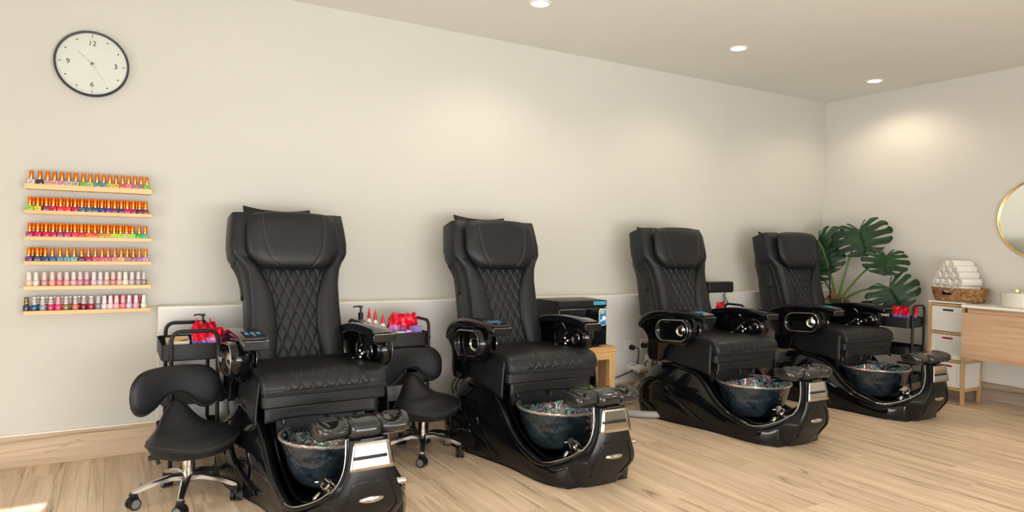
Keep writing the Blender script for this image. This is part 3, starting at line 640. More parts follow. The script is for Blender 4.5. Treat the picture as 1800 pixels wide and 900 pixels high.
# ------------------------------------------------------------------ saddle stools
def make_stool():
    t = thing('saddle_stool', 'x', 'stool')
    # seat: saddle with two front lobes and a pommel rising towards the back
    def rim(a):  # outline radius against angle (0 = +x, pi/2 = back)
        xs = [-PI, -2.75, -2.3, -1.95, -PI/2, -1.19, -.84, -.39, 0, .5, .95, PI/2, 2.19, 2.64, PI]; ys = [.21, .243, .238, .215, .205, .215, .238, .243, .21, .150, .130, .140, .130, .150, .21]
        return interp(a, xs, ys)
    def zt(x, y):
        return .365+.125*max(0, min(1, (y+.07)/.19))**1.1*math.exp(-abs((x+.032)/.098)**2.8)+.012*math.exp(-(x/.10)**2)-.055*max(0, (-y-.06)/.15)**1.5*math.exp(-(x/.16)**2)-.008*max(0, (abs(x)-.12)/.13)**2
    def top(u, v):
        a = -PI+2*PI*u; r = rim(a)*v; x, y = r*math.cos(a), r*math.sin(a)
        return Vector((x, y, zt(x, y)-.050*v**6))
    def low(u, v):
        a = -PI+2*PI*u; r = rim(a)*v; x, y = r*math.cos(a)*.98, r*math.sin(a)*.98
        return Vector((x*(1-.06*(1-v)), y, zt(x, y)*(.45+.55*v*v)+.55*.365*(1-v*v)-.050-.070*(1-v**10)))
    s = MB().grid(top, 72, 16).grid(low, 72, 10).build('seat', 'leather', t, angle=75)
    bm = bmesh.new(); bm.from_mesh(s.data); bmesh.ops.remove_doubles(bm, verts=bm.verts, dist=.003); bmesh.ops.recalc_face_normals(bm, faces=bm.faces); bm.to_mesh(s.data); bm.free()
    MB().tube([top(i/72, .965)+Vector((0, 0, .0015)) for i in range(72)], .0016, 5, loop=True).build('stitching', 'stitch', s)
    # backrest: wide curved bean
    def bp(x, h):  # centre surface
        return Vector((x, .185-.75*x*x+.05*h, .525+h-.016*(x/.23)**2))
    b = MB()
    def bean(sgn):
        def f(u, v):
            a, c = u*2-1, v*2-1
            w = .228; e = (max(0, 1-abs(a)**6))**.5
            hh = .118*e+.0004
            cut = .098*math.exp(-abs(a/.40)**2.4) if c < 0 else 0
            h = c*hh+cut*abs(c)-(.002*a*a)
            th = (max(0, 1-abs(a)**4.5)*max(0, 1-abs(c)**3))**.5
            p = bp(a*w, h); p.y -= sgn*.040*th; return p
        return f
    bk = b.grid(bean(1), 48, 18).grid(bean(-1), 48, 18).build('backrest', 'leather', t, angle=75)
    bm = bmesh.new(); bm.from_mesh(bk.data); bmesh.ops.remove_doubles(bm, verts=bm.verts, dist=.0015); bmesh.ops.recalc_face_normals(bm, faces=bm.faces); bm.to_mesh(bk.data); bm.free()
    MB().tube([bean(1)(u, .06) for u in [.03+.94*i/30 for i in range(31)]][:], .0016, 5).build('stitching', 'stitch', bk)
    MB().tube([(0, .03, .325), (0, .14, .325), (0, .225, .36), (0, .222, .52)], .014, 8).build('back_support', 'matte_metal', t)
    pl = MB().rbox((0, .01, .312), (.20, .20, .022), .02).build('seat_plate', 'matte_metal', t)
    MB().tube(cr([(-.06, .02, .305), (-.12, .0, .295), (-.155, -.01, .25), (-.15, -.02, .21)], 10), .009, 8).tube([(-.155, -.015, .255), (-.06, .03, .285)], .006, 8).build('lever', 'matte_metal', pl)
    MB().rbox((-.175, -.015, .247), (.045, .02, .022), .008).build('lever_grip', 'black_plastic', pl)
    MB().tube([(.09, .0, .305), (.10, -.01, .265), (.115, -.015, .23)], .006, 8).build('tilt_lever', 'matte_metal', pl)
    MB().lathe([(.001, .10), (.026, .10), (.030, .14), (.027, .25), (.022, .28), (.020, .31), (.001, .31)], 22).build('gas_lift', 'chrome', t)
    ba = MB().lathe([(.001, .085), (.028, .085), (.036, .105), (.036, .125), (.028, .14), (.001, .14)], 20).build('star_base', 'steel', t)
    for k in range(5):
        a = math.radians([188, 257, 327, 36, 110][k]-18); d = Vector((math.cos(a), math.sin(a), 0)); n = Vector((-d.y, d.x, 0))
        rings = []
        for r, z, w, h in ((.02, .118, .022, .016), (.08, .122, .020, .014), (.16, .108, .017, .011), (.235, .085, .014, .009), (.252, .078, .012, .008)):
            rings.append([d*r+n*w*sx+Vector((0, 0, z+h*sz)) for sx, sz in ((-1, -1), (1, -1), (1, .4), (.55, 1), (-.55, 1), (-1, .4))])
        leg = MB().loft(rings).build('leg', 'steel', t, angle=35)
        off = d*.245
        cs = MB().lathe([(.001, .055), (.017, .058), (.020, .072), (.016, .078), (.001, .078)], 12, off).build('caster', 'black_plastic', t)
        ax = Vector((math.cos(a+1.9+k*.7), math.sin(a+1.9+k*.7), 0))
        for s_ in (-1, 1):
            c0 = off+Vector((0, 0, .0275))
            MB().tube([c0+ax*s_*.006, c0+ax*s_*.024], [.0275, .0275], 18).build('wheel', 'black_plastic', cs)
            MB().tube([c0+ax*s_*.0235, c0+ax*s_*.0250], [.021, .021], 18).build('wheel_cap', 'rubber_grey', cs)
        MB().tube([c0+ax*-.007+Vector((0, 0, .02)), c0+ax*.007+Vector((0, 0, .02))], [.024, .024], 12).build('caster_hood', 'black_plastic', cs)
    return t
st = make_stool(); st.location = (.345, 3.75, 0); st.rotation_euler = (0, 0, math.radians(18)); tag(st, 'black saddle stool with chrome star base in front of the first trolley', 'stool', 'saddle stools')
s2 = dup(st); s2.location = (1.668, 3.90, .0); s2.rotation_euler = (0, 0, math.radians(8)); tag(s2, 'black saddle stool with chrome star base between two spa chairs', 'stool', 'saddle stools')

# ------------------------------------------------------------------ wall clock
CX_, CZ_ = -.102, 2.297
ck = thing('wall_clock', 'round white wall clock with thin black rim, hung above the polish shelves', 'clock', (CX_, Y1, CZ_))
MB().lathe([(.160, .0), (.186, .0), (.187, .012), (.187, .036), (.185, .040), (.1765, .039), (.1750, .020), (.160, .020)], 72, axis='Y').build('rim', 'clock_black', ck)
MB().lathe([(.001, .024), (.179, .024), (.179, .012)], 64, axis='Y').build('dial', 'clock_face', ck)
for k, s_ in ((0, '12'), (3, '3'), (6, '6'), (9, '9')):
    a = PI/2-k*PI/6; inst(text_mesh(s_, .041, 'clock_black'), 'numeral', ck, (.118*math.cos(a), -.0255, .118*math.sin(a)), (PI/2, 0, 0))
tick = MB().box((0, 0, 0), (.003, .002, .017)).mesh('hour_tick', 'clock_black'); dotm = MB().lathe([(.001, .001), (.0042, .001), (.0042, 0)], 12, axis='Y').mesh('hour_dot', 'clock_black')
for k in range(12):
    a = PI/2-k*PI/6; r = .158
    if k % 3 == 0: inst(tick, 'hour_tick', ck, (r*math.cos(a), -.025, r*math.sin(a)), (0, PI/2-a, 0))
    else: inst(dotm, 'hour_dot', ck, ((r-.008)*math.cos(a), -.0245, (r-.008)*math.sin(a)))
for nm, a, L, w in (('hour_hand', math.radians(138), .098, .0022), ('minute_hand', math.radians(-57), .125, .0018)):
    d = Vector((math.cos(a), 0, math.sin(a))); MB().tube([d*-.022+Vector((0, -.030, 0)), d*L+Vector((0, -.030, 0))], [w, w*.45], 6).build(nm, 'steel', ck)
MB().lathe([(.001, .034), (.008, .033), (.009, .024)], 16, axis='Y').build('hand_boss', 'dark_chrome', ck)

# ------------------------------------------------------------------ nail polish shelves and bottles
sq_body = MB().rbox((0, 0, .0162), (.0338, .027, .0324), .005, axis=2).lathe([(.011, .032), (.008, .036), (.001, .036)], 12)
sq_cap = MB().lathe([(.001, .0335), (.0092, .0335), (.0102, .0355), (.0097, .080), (.0089, .083), (.001, .0835)], 14)
SQ_CAP = sq_cap.mesh('cap', 'cap_orange', 35)
DOT = MB().lathe([(.001, .0012), (.0045, .0008), (.0048, 0)], 10, axis='Y').mesh('cap_dot', 'dot_white')
TXT = text_mesh('MB', .0125, 'label_ink', .0002); LINE = MB().box((0, 0, 0), (.014, .0004, .0018)).mesh('label_line', 'label_ink')
rd_body = [(r*1.22, z*1.2) for r, z in [(.001, 0), (.0120, .0), (.0136, .003), (.0140, .025), (.0130, .0295), (.0098, .032), (.0085, .036), (.001, .036)]]
rd_cap = [(r*1.2, z*1.2) for r, z in [(.001, .035), (.0100, .035), (.0106, .040), (.0099, .044), (.0094, .0445), (.0100, .046), (.0094, .052), (.0088, .0525), (.0093, .054), (.0087, .060), (.0081, .0605), (.0086, .062), (.0074, .070), (.001, .071)]]
_bm = {}
def body_mesh(kind, col):
    k = (kind, tuple(col))
    if k not in _bm: _bm[k] = (sq_body if kind == 'sq' else MB().lathe(rd_body, 16)).mesh('bottle', polish(col), 45)
    return _bm[k]
def rcap(col):
    k = ('cap', tuple(col))
    if k not in _bm: _bm[k] = MB().lathe(rd_cap, 16).mesh('cap', polish(col), 30)
    return _bm[k]
RING = {c: MB().lathe([(.0124, -.0026), (.0126, 0), (.0121, .0026)], 16).mesh('cap_ring', c) for c in ('ring_dark', 'ring_gold')}
def nail_polish(x, y, z, kind, colr, cname, label, group, capc=None, ring=None):
    o = inst(body_mesh(kind, colr), 'nail_polish', None, (x, y, z), (0, 0, random.uniform(-.12, .12))); tag(o, label, 'nail polish', group)
    if kind == 'sq':
        inst(SQ_CAP, 'cap', o); inst(DOT, 'cap_dot', o, (0, -.0098, .040))
        inst(TXT, 'lettering', o, (0, -.0138, .019), (PI/2, 0, 0)); inst(LINE, 'label_line', o, (0, -.0137, .009))
    else:
        inst(rcap(capc or (215, 205, 200)), 'cap', o)
        if ring:
            for i in range(3): inst(RING[ring], 'cap_ring', o, (0, 0, .0490+.0098*i), (0, 0, 0)).scale = (1-.065*i, 1-.065*i, 1)
    return o
SHX0, SHX1 = -.411, .207
SZ = [(1.558, 1.587), (1.420, 1.441), (1.276, 1.297), (1.139, 1.160), (1.000, 1.022), (.862, .884)]
SN = ['top', 'second', 'third', 'fourth', 'fifth', 'lowest']
OR = 'orange cap'
R1 = [('clear', (205, 202, 196)), ('black', (42, 42, 46)), ('pink beige', (196, 150, 135)), ('peach', (214, 160, 142)), ('lilac pink', (200, 140, 165)), ('pale grey', (176, 180, 176)), ('grey green', (168, 178, 160)), ('lime green', (120, 175, 60)), ('pale olive', (178, 190, 110)), ('teal', (70, 140, 145)), ('steel blue', (95, 140, 160)), ('olive yellow', (185, 190, 50)), ('golden yellow', (215, 165, 40)), ('coral red', (215, 80, 70)), ('salmon', (222, 130, 115)), ('dusty pink', (190, 110, 130)), ('mauve grey', (140, 110, 115)), ('bright green', (110, 185, 60))]
X1 = [54, 68, 81, 93, 105, 117, 129, 142, 154, 166, 178, 189, 200, 212, 223, 235, 246, 257]
R2 = [('lime', (140, 205, 30)), ('yellow', (215, 205, 40)), ('dark magenta', (150, 20, 80)), ('red', (205, 25, 50)), ('bright red', (225, 25, 45)), ('orange red', (235, 50, 40)), ('crimson', (190, 20, 70)), ('slate blue', (70, 100, 130)), ('grey blue', (65, 90, 120)), ('navy slate', (50, 75, 105)), ('royal blue', (30, 60, 130)), ('purple', (95, 30, 130)), ('plum', (110, 35, 90)), ('dark violet', (60, 40, 85)), ('magenta', (205, 10, 95)), ('raspberry', (165, 20, 70)), ('dark plum', (80, 25, 55)), ('wine red', (140, 15, 55))]
X2 = [52, 65, 79, 91, 103, 115, 128, 140, 152, 163, 175, 187, 198, 210, 221, 232, 244, 255]
R3 = [('dark pink', (165, 15, 85)), ('hot pink', (205, 15, 95)), ('rose red', (205, 15, 75)), ('deep pink', (195, 10, 95)), ('muted magenta', (165, 40, 100)), ('magenta', (190, 20, 110)), ('red', (225, 25, 35)), ('scarlet', (205, 30, 45)), ('orange', (240, 110, 25)), ('orange red', (230, 60, 35)), ('olive yellow', (170, 150, 35)), ('amber', (215, 145, 30)), ('lime yellow', (190, 205, 20)), ('lime', (160, 210, 25)), ('cream', (205, 190, 120)), ('bright lime', (150, 215, 30)), ('green', (10, 180, 55)), ('pale teal', (95, 165, 140))]
X3 = [52, 65.5, 79, 91, 103, 115, 128, 139.5, 152, 163, 174.5, 186, 197.5, 209, 220, 231, 243.5, 255]
R4 = [('purple', (110, 40, 125)), ('dark teal', (45, 70, 85)), ('navy', (45, 80, 120)), ('denim blue', (40, 85, 130)), ('steel blue', (80, 125, 145)), ('grey teal', (95, 150, 155)), ('aqua grey', (120, 165, 165)), ('dark plum', (95, 25, 60)), ('crimson', (165, 20, 65)), ('rose pink', (200, 70, 110)), ('pink', (205, 85, 120)), ('warm pink', (200, 90, 110)), ('salmon', (205, 130, 120)), ('beige', (215, 165, 140)), ('dusty rose', (180, 110, 110)), ('brown mauve', (150, 95, 100)), ('lilac', (170, 105, 165)), ('pale lilac', (195, 145, 180))]
X4 = [51, 65, 78, 90, 103, 115, 127, 140, 152, 164, 176, 187, 199, 211, 222, 233, 244.5, 256]
R5 = [('peach', (225, 185, 160)), ('off white', (205, 200, 190)), ('dusty pink', (200, 140, 140)), ('salmon', (225, 155, 140)), ('rose', (205, 115, 120)), ('soft pink', (215, 155, 155)), ('pale pink', (205, 160, 165)), ('mauve pink', (190, 130, 145)), ('deep mauve', (180, 110, 130)), ('greyish pink', (205, 180, 180)), ('pale lilac', (190, 170, 180)), ('warm pink', (200, 150, 145)), ('brownish rose', (190, 125, 120)), ('blush', (210, 165, 155)), ('cream', (220, 205, 190)), ('grey lilac', (180, 165, 170)), ('taupe', (165, 145, 145)), ('dark taupe', (145, 120, 120))]
X5 = [51.5, 63, 77, 90, 102.5, 114.5, 126.5, 138, 149.5, 162, 173.5, 185, 196.5, 208, 219, 231, 243, 253.5]
R6 = [('navy', (45, 50, 75)), ('petrol blue', (35, 85, 125)), ('silver grey', (140, 145, 155)), ('raspberry', (185, 50, 95)), ('hot pink', (220, 65, 115)), ('olive gold', (140, 115, 75)), ('copper', (200, 110, 90)), ('wine', (120, 20, 50)), ('dark cherry', (125, 15, 45)), ('berry', (155, 35, 70)), ('grey', (125, 130, 130)), ('lilac white', (205, 195, 205)), ('pale pink', (225, 190, 195)), ('pink', (225, 160, 170)), ('coral pink', (215, 120, 125)), ('lavender', (195, 180, 205)), ('blush pink', (225, 160, 175)), ('mint white', (200, 220, 205))]
X6 = [47.5, 60.5, 74.5, 88, 100.5, 114, 130, 144.5, 157.5, 170, 181, 192, 203, 215, 226.5, 239, 253.5]
R6 = R6[:7]+R6[8:]
def pxx(p, y): return (SHX0+(p-43)/(266.5-43)*(SHX1-SHX0))*(y/4.59)
for si, ((z0, z1), row, xs) in enumerate(zip(SZ, (R1, R2, R3, R4, R5, R6), (X1, X2, X3, X4, X5, X6))):
    sh = thing('picture_ledge', 'narrow pine wall ledge, %s of the six holding nail polish' % SN[si], 'shelf', ((SHX0+SHX1)/2, 0, 0), 0, 'pine ledges for nail polish')
    L = SHX1-SHX0
    MB().box((0, (4.60+Y1)/2, (z0+z1-.009)/2), (L, Y1-4.60, z1-z0-.009)).build('shelf_board', 'shelf_pine', sh, bevel=.0015)
    MB().box((0, 4.595, (z0+z1)/2), (L+.002, .011, z1-z0)).build('front_lip', 'shelf_pine', sh, bevel=.0015)
    MB().box((0, Y1-.005, z1+.004), (L, .010, .026)).build('back_rail', 'shelf_pine', sh, bevel=.0015)
    yb = 4.620; zb = z1-.0088
    for i, ((cn, c), px) in enumerate(zip(row, xs)):
        kind = 'sq' if si < 4 else 'rd'
        lab = '%s nail polish with %s, %s from left on the %s ledge' % (cn, 'orange cap' if kind == 'sq' else 'pale ringed cap', ORD[i], SN[si])
        capc = ring = None
        if si == 4: capc = tuple(int(lerp(v, 222, .55)) for v in c) if i != 1 else (214, 208, 200)
        if si == 5:
            if i == 0: capc, ring, lab = (40, 40, 50), 'ring_gold', 'navy nail polish with black cap and gold rings, first on the lowest ledge'
            elif i < 9 and i != 4: capc, ring = (215, 208, 205), 'ring_dark'
            else: capc = tuple(int(lerp(v, 228, .5)) for v in c)
        nail_polish(pxx(px, 4.614), yb, zb, kind, c, cn, lab, 'nail polish bottles on the %s ledge' % SN[si], capc, ring)
    # second row behind, glimpsed between the caps
    back = []
    if si == 1: back = [('sq', (xs[i]+xs[i+1])/2, row[(i*7+3) % 18]) for i in range(17)]
    if si == 2: back = [('sq', (xs[i]+xs[i+1])/2, row[(i*5+2) % 18]) for i in range(15)]
    if si == 3: back = [('sq', 57.5, row[0]), ('sq', 71, row[2])]
    if si == 5: back = [('rd', p, n) for p, n in ((67, row[1]), (81, row[3]), (94.5, row[4]), (107.5, row[6]), (121, row[5]), (137, row[7]), (187, ('rose', (185, 70, 100))), (198, ('rose', (185, 75, 105))), (209.5, ('rose', (190, 70, 100))), (221, ('mauve', (180, 90, 120))), (233, ('rose', (180, 70, 100))), (246, ('raspberry', (175, 50, 90))))]
    for j, (kind, px, (cn, c)) in enumerate(back):
        nail_polish(pxx(px, 4.655), 4.660, zb, kind, c, cn, '%s nail polish in the rear row of the %s ledge, %s from the left' % (cn, SN[si], ORD[j]), 'rear nail polish bottles on the %s ledge' % SN[si], (185, 70, 100) if px > 180 else (210, 200, 198), None if px > 180 else 'ring_dark')
X1 = 6.62

# ------------------------------------------------------------------ trolleys and what lies on them
def make_trolley(name_label, loc, rz, L=.42, D=.32, off=0.0, H=.82, aw=.115):
    t = thing('tool_trolley', name_label, 'trolley', loc, rz, 'black metal trolleys beside the spa chairs')
    for z in (.155, .40, .640):
        h = .088 if z > .6 else .075
        def ring(g, zz, r=.035):
            out = []
            for qx, qy, s0 in ((1, 1, 0), (-1, 1, 1), (-1, -1, 2), (1, -1, 3)):
                for i in range(6):
                    a = PI/2*(s0+i/5); out.append(Vector((qx*(L/2-r)+(r-g)*math.cos(a), qy*(D/2-r)+(r-g)*math.sin(a), zz)))
            return out
        MB().loft([ring(.006, z), ring(0, z+.006), ring(0, z+h), ring(-.002, z+h+.002), ring(.004, z+h), ring(.004, z+.008)]).build('tray', 'matte_metal', t, angle=35)
    for sx in (-1, 1):
        x = sx*(L/2+.012); y0, y1 = off-aw, off+aw; rr = .045
        path = [(x, y0, .075), (x, y0, H-rr)]+[(x, y0+rr-rr*math.cos(a), H-rr+rr*math.sin(a)) for a in (.4, .8, 1.2)]+[(x, y0+rr, H), (x, y1-rr, H)]+[(x, y1-rr+rr*math.sin(a), H-rr+rr*math.cos(a)) for a in (.4, .8, 1.2)]+[(x, y1, H-rr), (x, y1, .075)]
        MB().tube(path, .0105, 10).build('handle_frame', 'matte_metal', t)
        for y in (y0, y1):
            c = MB().cyl((x, y, .055), (x, y, .08), .012).build('caster', 'black_plastic', t)
            MB().tube([(x-.016, y, .029), (x+.016, y, .029)], [.029, .029], 16).tube([(x-.0165, y, .029), (x+.0165, y, .029)], [.012, .012], 10).build('wheel', 'black_plastic', c)
            for z in (.21, .47, .71): pass
    b = MB()
    for sx in (-1, 1):
        for y in (off-aw, off+aw):
            for z in (.20, .445, .690): b.tube([(sx*(L/2-.004), y, z), (sx*(L/2+.026), y, z)], [.005, .005], 8)
    b.build('bolt', 'matte_metal', t)['kind'] = 'stuff'
    return t
tA = make_trolley('black trolley rotated end-on behind the nearest saddle stool', (.398, 4.28, 0), PI/2, L=.42, D=.325, off=.0, H=.80, aw=.115)
tB = make_trolley('black trolley behind the stool between two spa chairs', (1.56, 4.22, 0), 0, L=.43, D=.30, H=.80)
tC = make_trolley('black trolley mostly hidden behind the third spa chair', (4.66, 4.32, 0), 0, L=.40, D=.28, H=.80)
tD = make_trolley('black trolley by the drawer cabinet, under the monstera leaf', (6.10, 3.60, 0), math.radians(96), L=.43, D=.28, H=.835, aw=.11)
TZ = .6485
def pump(x, y, z, label, h=.17, yaw=PI):
    t = thing('pump_bottle', label, 'bottle', (x, y, z), yaw, 'pump bottles on the trolleys')
    MB().lathe([tuple(p) for p in cr([(.001, 0), (.034, 0), (.037, .006), (.037, h*.62), (.030, h*.74), (.016, h*.80), (.014, h*.84)], 20)], 22).build('bottle', 'green_bottle', t)
    MB().lathe([(.0375, h*.12), (.0378, h*.13), (.0378, h*.52), (.0375, h*.53)], 22).build('paper_label', 'white_plastic', t)
    MB().lathe([(.001, h*.84), (.0165, h*.82), (.0165, h*1.0), (.013, h*1.03), (.006, h*1.04), (.005, h*1.18), (.001, h*1.18)], 16).build('collar', 'black_plastic', t)
    MB().rbox((.0, 0, h*1.22), (.022, .018, .016), .005).tube([(0, 0, h*1.235), (.035, 0, h*1.24), (.050, 0, h*1.215)], .0048, 8).build('spout', 'black_plastic', t)
    return t
def dropper(x, y, z, label, h=.115):
    t = thing('dropper_bottle', label, 'bottle', (x, y, z), 0, 'white dropper bottles on the trolleys')
    MB().lathe([(.001, 0), (.018, 0), (.020, .004), (.020, h*.72), (.016, h*.82), (.009, h*.87), (.009, h*.90), (.001, h*.90)], 16).build('bottle', 'white_plastic', t)
    MB().lathe([(.001, h*.88), (.0105, h*.88), (.0105, h*.98), (.006, h*1.15), (.003, h*1.27), (.001, h*1.28)], 14).build('tip', 'red_plastic', t)
def nail_kit(x, y, z, label, rz, tilt, lower, w=.085, h=.15, red=.5, seed=0):
    """a crumpled sachet: coloured tools below, crinkled red foil above"""
    rnd = random.Random(seed); t = thing('nail_kit_sachet', label, 'sachet', (x, y, z), rz, 'sachets of nail tools on the trolleys')
    ph = [rnd.uniform(0, 6) for _ in range(4)]
    def sh(sg, v0, v1):
        def f(u, v):
            vv = lerp(v0, v1, v); a = u*2-1
            th = .012*(1-abs(a)**3)*(1-vv**2*.55)+.0015
            cr_ = (.006*math.sin(11*u+ph[0]+5*vv)+.005*math.sin(17*vv+ph[1]+6*u))*(.3+vv)
            zt = h*vv*(1+.045*math.sin(8*u+ph[2])*(vv > .5)*vv+.03*math.sin(19*u+ph[0])*vv**6)
            return Vector((a*w/2*(1+.12*vv*math.sin(4*vv+ph[3])), sg*th+cr_+zt*math.tan(tilt), zt))
        return f
    MB().grid(sh(1, 0, red+.02), 12, 8).grid(sh(-1, 0, red+.02), 12, 8).build('pouch', lower, t)
    MB().grid(sh(1.02, red, 1), 16, 10).grid(sh(-1.02, red, 1), 16, 10).build('foil_top', 'red_plastic', t, angle=15)
    b = MB(); b.rbox((-.018, -.019, h*.27), (.013, .004, h*.44), .003, axis=1, rot=(0, .08, 0)).rbox((.016, -.019, h*.25), (.017, .004, h*.40), .003, axis=1, rot=(0, -.1, 0)).build('tools', 'pink_plastic' if lower != 'pink_plastic' else 'lilac_box', t)
def carton(name, x, y, z, d, m, label, rz=0, cat='box', lid=None):
    o = MB().rbox((0, 0, d[2]/2), d, .004, axis=2).build(name, m, None, (x, y, z)); o.rotation_euler = (0, 0, rz); tag(o, label, cat)
    return o
# first trolley (tray from x .283 to .533, y 4.07 to 4.49)
o = MB().box((0, 0, .003), (.11, .20, .006)).box((-.053, 0, .045), (.004, .20, .09)).box((.053, 0, .045), (.004, .20, .09)).box((0, -.098, .045), (.11, .004, .09)).box((0, .098, .045), (.11, .004, .09)).build('open_box', 'white_board', None, (.325, 4.22, TZ)); tag(o, 'open white box of orange packets on the nearest trolley', 'box')
for k in range(4):
    q = MB().rbox((0, 0, .004), (.085, .075, .008), .01).build('paper_packet', 'orange_paper', None, (.325+.006*math.sin(k*2), 4.19+.012*k, TZ+.0465+.0125*k)); q.rotation_euler = (.05*math.sin(k*3), .04*math.cos(k), k*.3)
    tag(q, 'orange paper packet lying in the open white box, %s from the bottom' % ORD[k], 'packet', 'orange packets in the white box')
o = MB().rbox((0, 0, .04), (.09, .06, .08), .008).build('storage_tub', 'white_plastic', None, (.352, 4.40, TZ)); tag(o, 'small white tub at the back of the nearest trolley', 'tub')
for k, (x, y, rz, lo, nm) in enumerate(((.432, 4.125, .05, 'purple_plastic', 'behind the front handle'), (.495, 4.12, -.12, 'pink_plastic', 'at the front by the handle post'), (.497, 4.22, .5, 'purple_plastic', 'near the spa chair'), (.440, 4.20, -.3, 'pink_plastic', 'in mid tray'), (.49, 4.27, .2, 'purple_plastic', 'farther back'), (.445, 4.27, -.15, 'pink_plastic', 'left of the farther one'), (.525, 4.17, .9, 'pink_plastic', 'turned sideways by the spa chair'))):
    nail_kit(x, y, TZ, 'red and purple tool sachet on the nearest trolley, '+nm, rz, .06*(k % 3-1), lo, .085, .150+.012*(k % 3), .60+.05*(k % 2), k)
pump(.475, 4.42, TZ, 'black pump bottle standing behind red sachets on the nearest trolley', .165)
dropper(.433, 4.36, TZ, 'white dropper bottle with red tip, left of the black pump bottle', .148)
dropper(.507, 4.37, TZ, 'white dropper bottle with red tip, right of the black pump bottle', .145)
o = MB().rbox((0, 0, .025), (.02, .04, .05), .006).build('sponge', 'grass_green', None, (.262, 4.10, TZ)); tag(o, 'small green block in the front corner of the nearest trolley', 'sponge')
o = MB().rbox((0, 0, .05), (.16, .24, .10), .02).build('storage_bin', 'white_plastic', None, (.41, 4.28, .1635)); tag(o, 'white plastic bin on the lowest tray behind the nearest stool', 'bin')
# second trolley (x 1.345..1.775, y 4.07..4.37)
pump(1.392, 4.29, TZ, 'green pump bottle with black nozzle between the two nearest spa chairs', .192)
for k, (x, y, h, nm) in enumerate(((1.458, 4.32, .175, 'tallest beside the green pump bottle'), (1.486, 4.28, .168, 'middle of three between two spa chairs'), (1.515, 4.22, .148, 'shortest of three between two spa chairs'))):
    dropper(x, y, TZ, 'white dropper bottle with red tip, '+nm, h)
for k in range(3):
    q = MB().rbox((0, 0, .004), (.075, .06, .008), .012).build('paper_packet', 'orange_paper', None, (1.545+.008*k, 4.16-.012*k, TZ+.002+.03)); q.rotation_euler = (.1, .05*k, k); q.location.z = TZ+.001+.010*k+.012; tag(q, 'orange paper packet on the trolley between two spa chairs, %s in its heap' % ORD[k], 'packet', 'orange packets on the second trolley')
carton('carton', 1.595, 4.11, TZ, (.06, .055, .085), 'white_board', 'small white carton at the front of the second trolley')
carton('carton', 1.645, 4.10, TZ, (.035, .03, .095), 'pink_plastic', 'pink carton standing at the front of the second trolley')
carton('carton', 1.705, 4.125, TZ, (.062, .06, .115), 'lilac_box', 'purple square carton at the end of the second trolley', .4)
for k, (x, y, rz, lo, nm) in enumerate(((1.615, 4.30, .3, 'pink_plastic', 'beside the dropper bottles'), (1.665, 4.27, -.2, 'purple_plastic', 'behind the pink carton'), (1.70, 4.20, .15, 'purple_plastic', 'behind the purple carton'), (1.735, 4.28, -.4, 'pink_plastic', 'by the end handle'), (1.66, 4.18, .5, 'purple_plastic', 'in the middle of the tray'), (1.60, 4.21, -.5, 'pink_plastic', 'leaning by the small white carton'), (1.70, 4.32, .1, 'purple_plastic', 'at the wall side'))):
    nail_kit(x, y, TZ, 'red and purple tool sachet on the second trolley, '+nm, rz, .05*(k % 3-1), lo, .085, .165+.012*(k % 3), .56+.06*(k % 2), 20+k)
# third trolley
nail_kit(4.665, 4.30, TZ, 'red sachet of nail tools on the hidden trolley behind the third chair', .2, 0, 'purple_plastic', .10, .175, .6, 41)
lh = thing('nail_lamp', 'black rounded box-shaped lamp head rising above the hidden trolley', 'lamp', (4.70, 4.36, 0))
MB().rbox((.012, 0, .958), (.305, .07, .098), .018, axis=1).build('lamp_head', 'black_plastic', lh, bevel=.004)
MB().tube([(-.12, 0, TZ), (-.12, 0, .92)], [.010, .009], 10).lathe([(.001, 0), (.05, 0), (.05, .012), (.012, .018)], 18, (-.12, 0, TZ)).build('lamp_stand', 'black_plastic', lh)
cb = MB().tube(cr([(4.885, 4.37, .930), (4.93, 4.40, .925), (4.965, 4.50, .90), (4.985, 4.545, .87), (4.99, 4.55, .80), (4.99, 4.55, .66)], 24), .0028, 6).tube(cr([(4.97, 4.53, .88), (4.955, 4.53, .865), (5.0, 4.54, .83), (5.035, 4.545, .80), (5.015, 4.545, .785), (4.985, 4.545, .82)], 20), .0028, 6).tube(cr([(4.975, 4.525, .885), (4.99, 4.53, .84), (5.03, 4.54, .79)], 12), .0028, 6).build('power_cable', 'cable_black'); tag(cb, 'thin black cable looped against the low wall near the lamp head', 'cable')
# fourth trolley
Rz = Matrix.Rotation(math.radians(96), 3, 'Z')
def onD(lx, ly): p = Rz @ Vector((lx, ly, 0)); return 6.10+p.x, 3.60+p.y
for k, (lx, ly, rz, lo) in enumerate(((-.175, -.04, .3, 'pink_plastic'), (-.15, .06, 1.2, 'purple_plastic'), (-.10, -.05, .7, 'pink_plastic'), (-.07, .05, 1.6, 'purple_plastic'), (-.02, -.04, 1.1, 'pink_plastic'))):
    x, y = onD(lx, ly); nail_kit(x, y, TZ, 'red and pink tool sachet on the trolley by the drawers, %s from its far end' % ORD[k], rz, .05*(k % 3-1), lo, .09, .165, .60, 60+k)
for k, (lx, ly) in enumerate(((.05, .02), (.13, .03))):
    x, y = onD(lx, ly); carton('carton', x, y, TZ, (.05, .06, .095), 'white_board', ('small pale carton' if k else 'pale carton')+' under the lowest monstera leaf, '+('nearest the plant pot' if k else 'beside the red sachets'), .3*k)

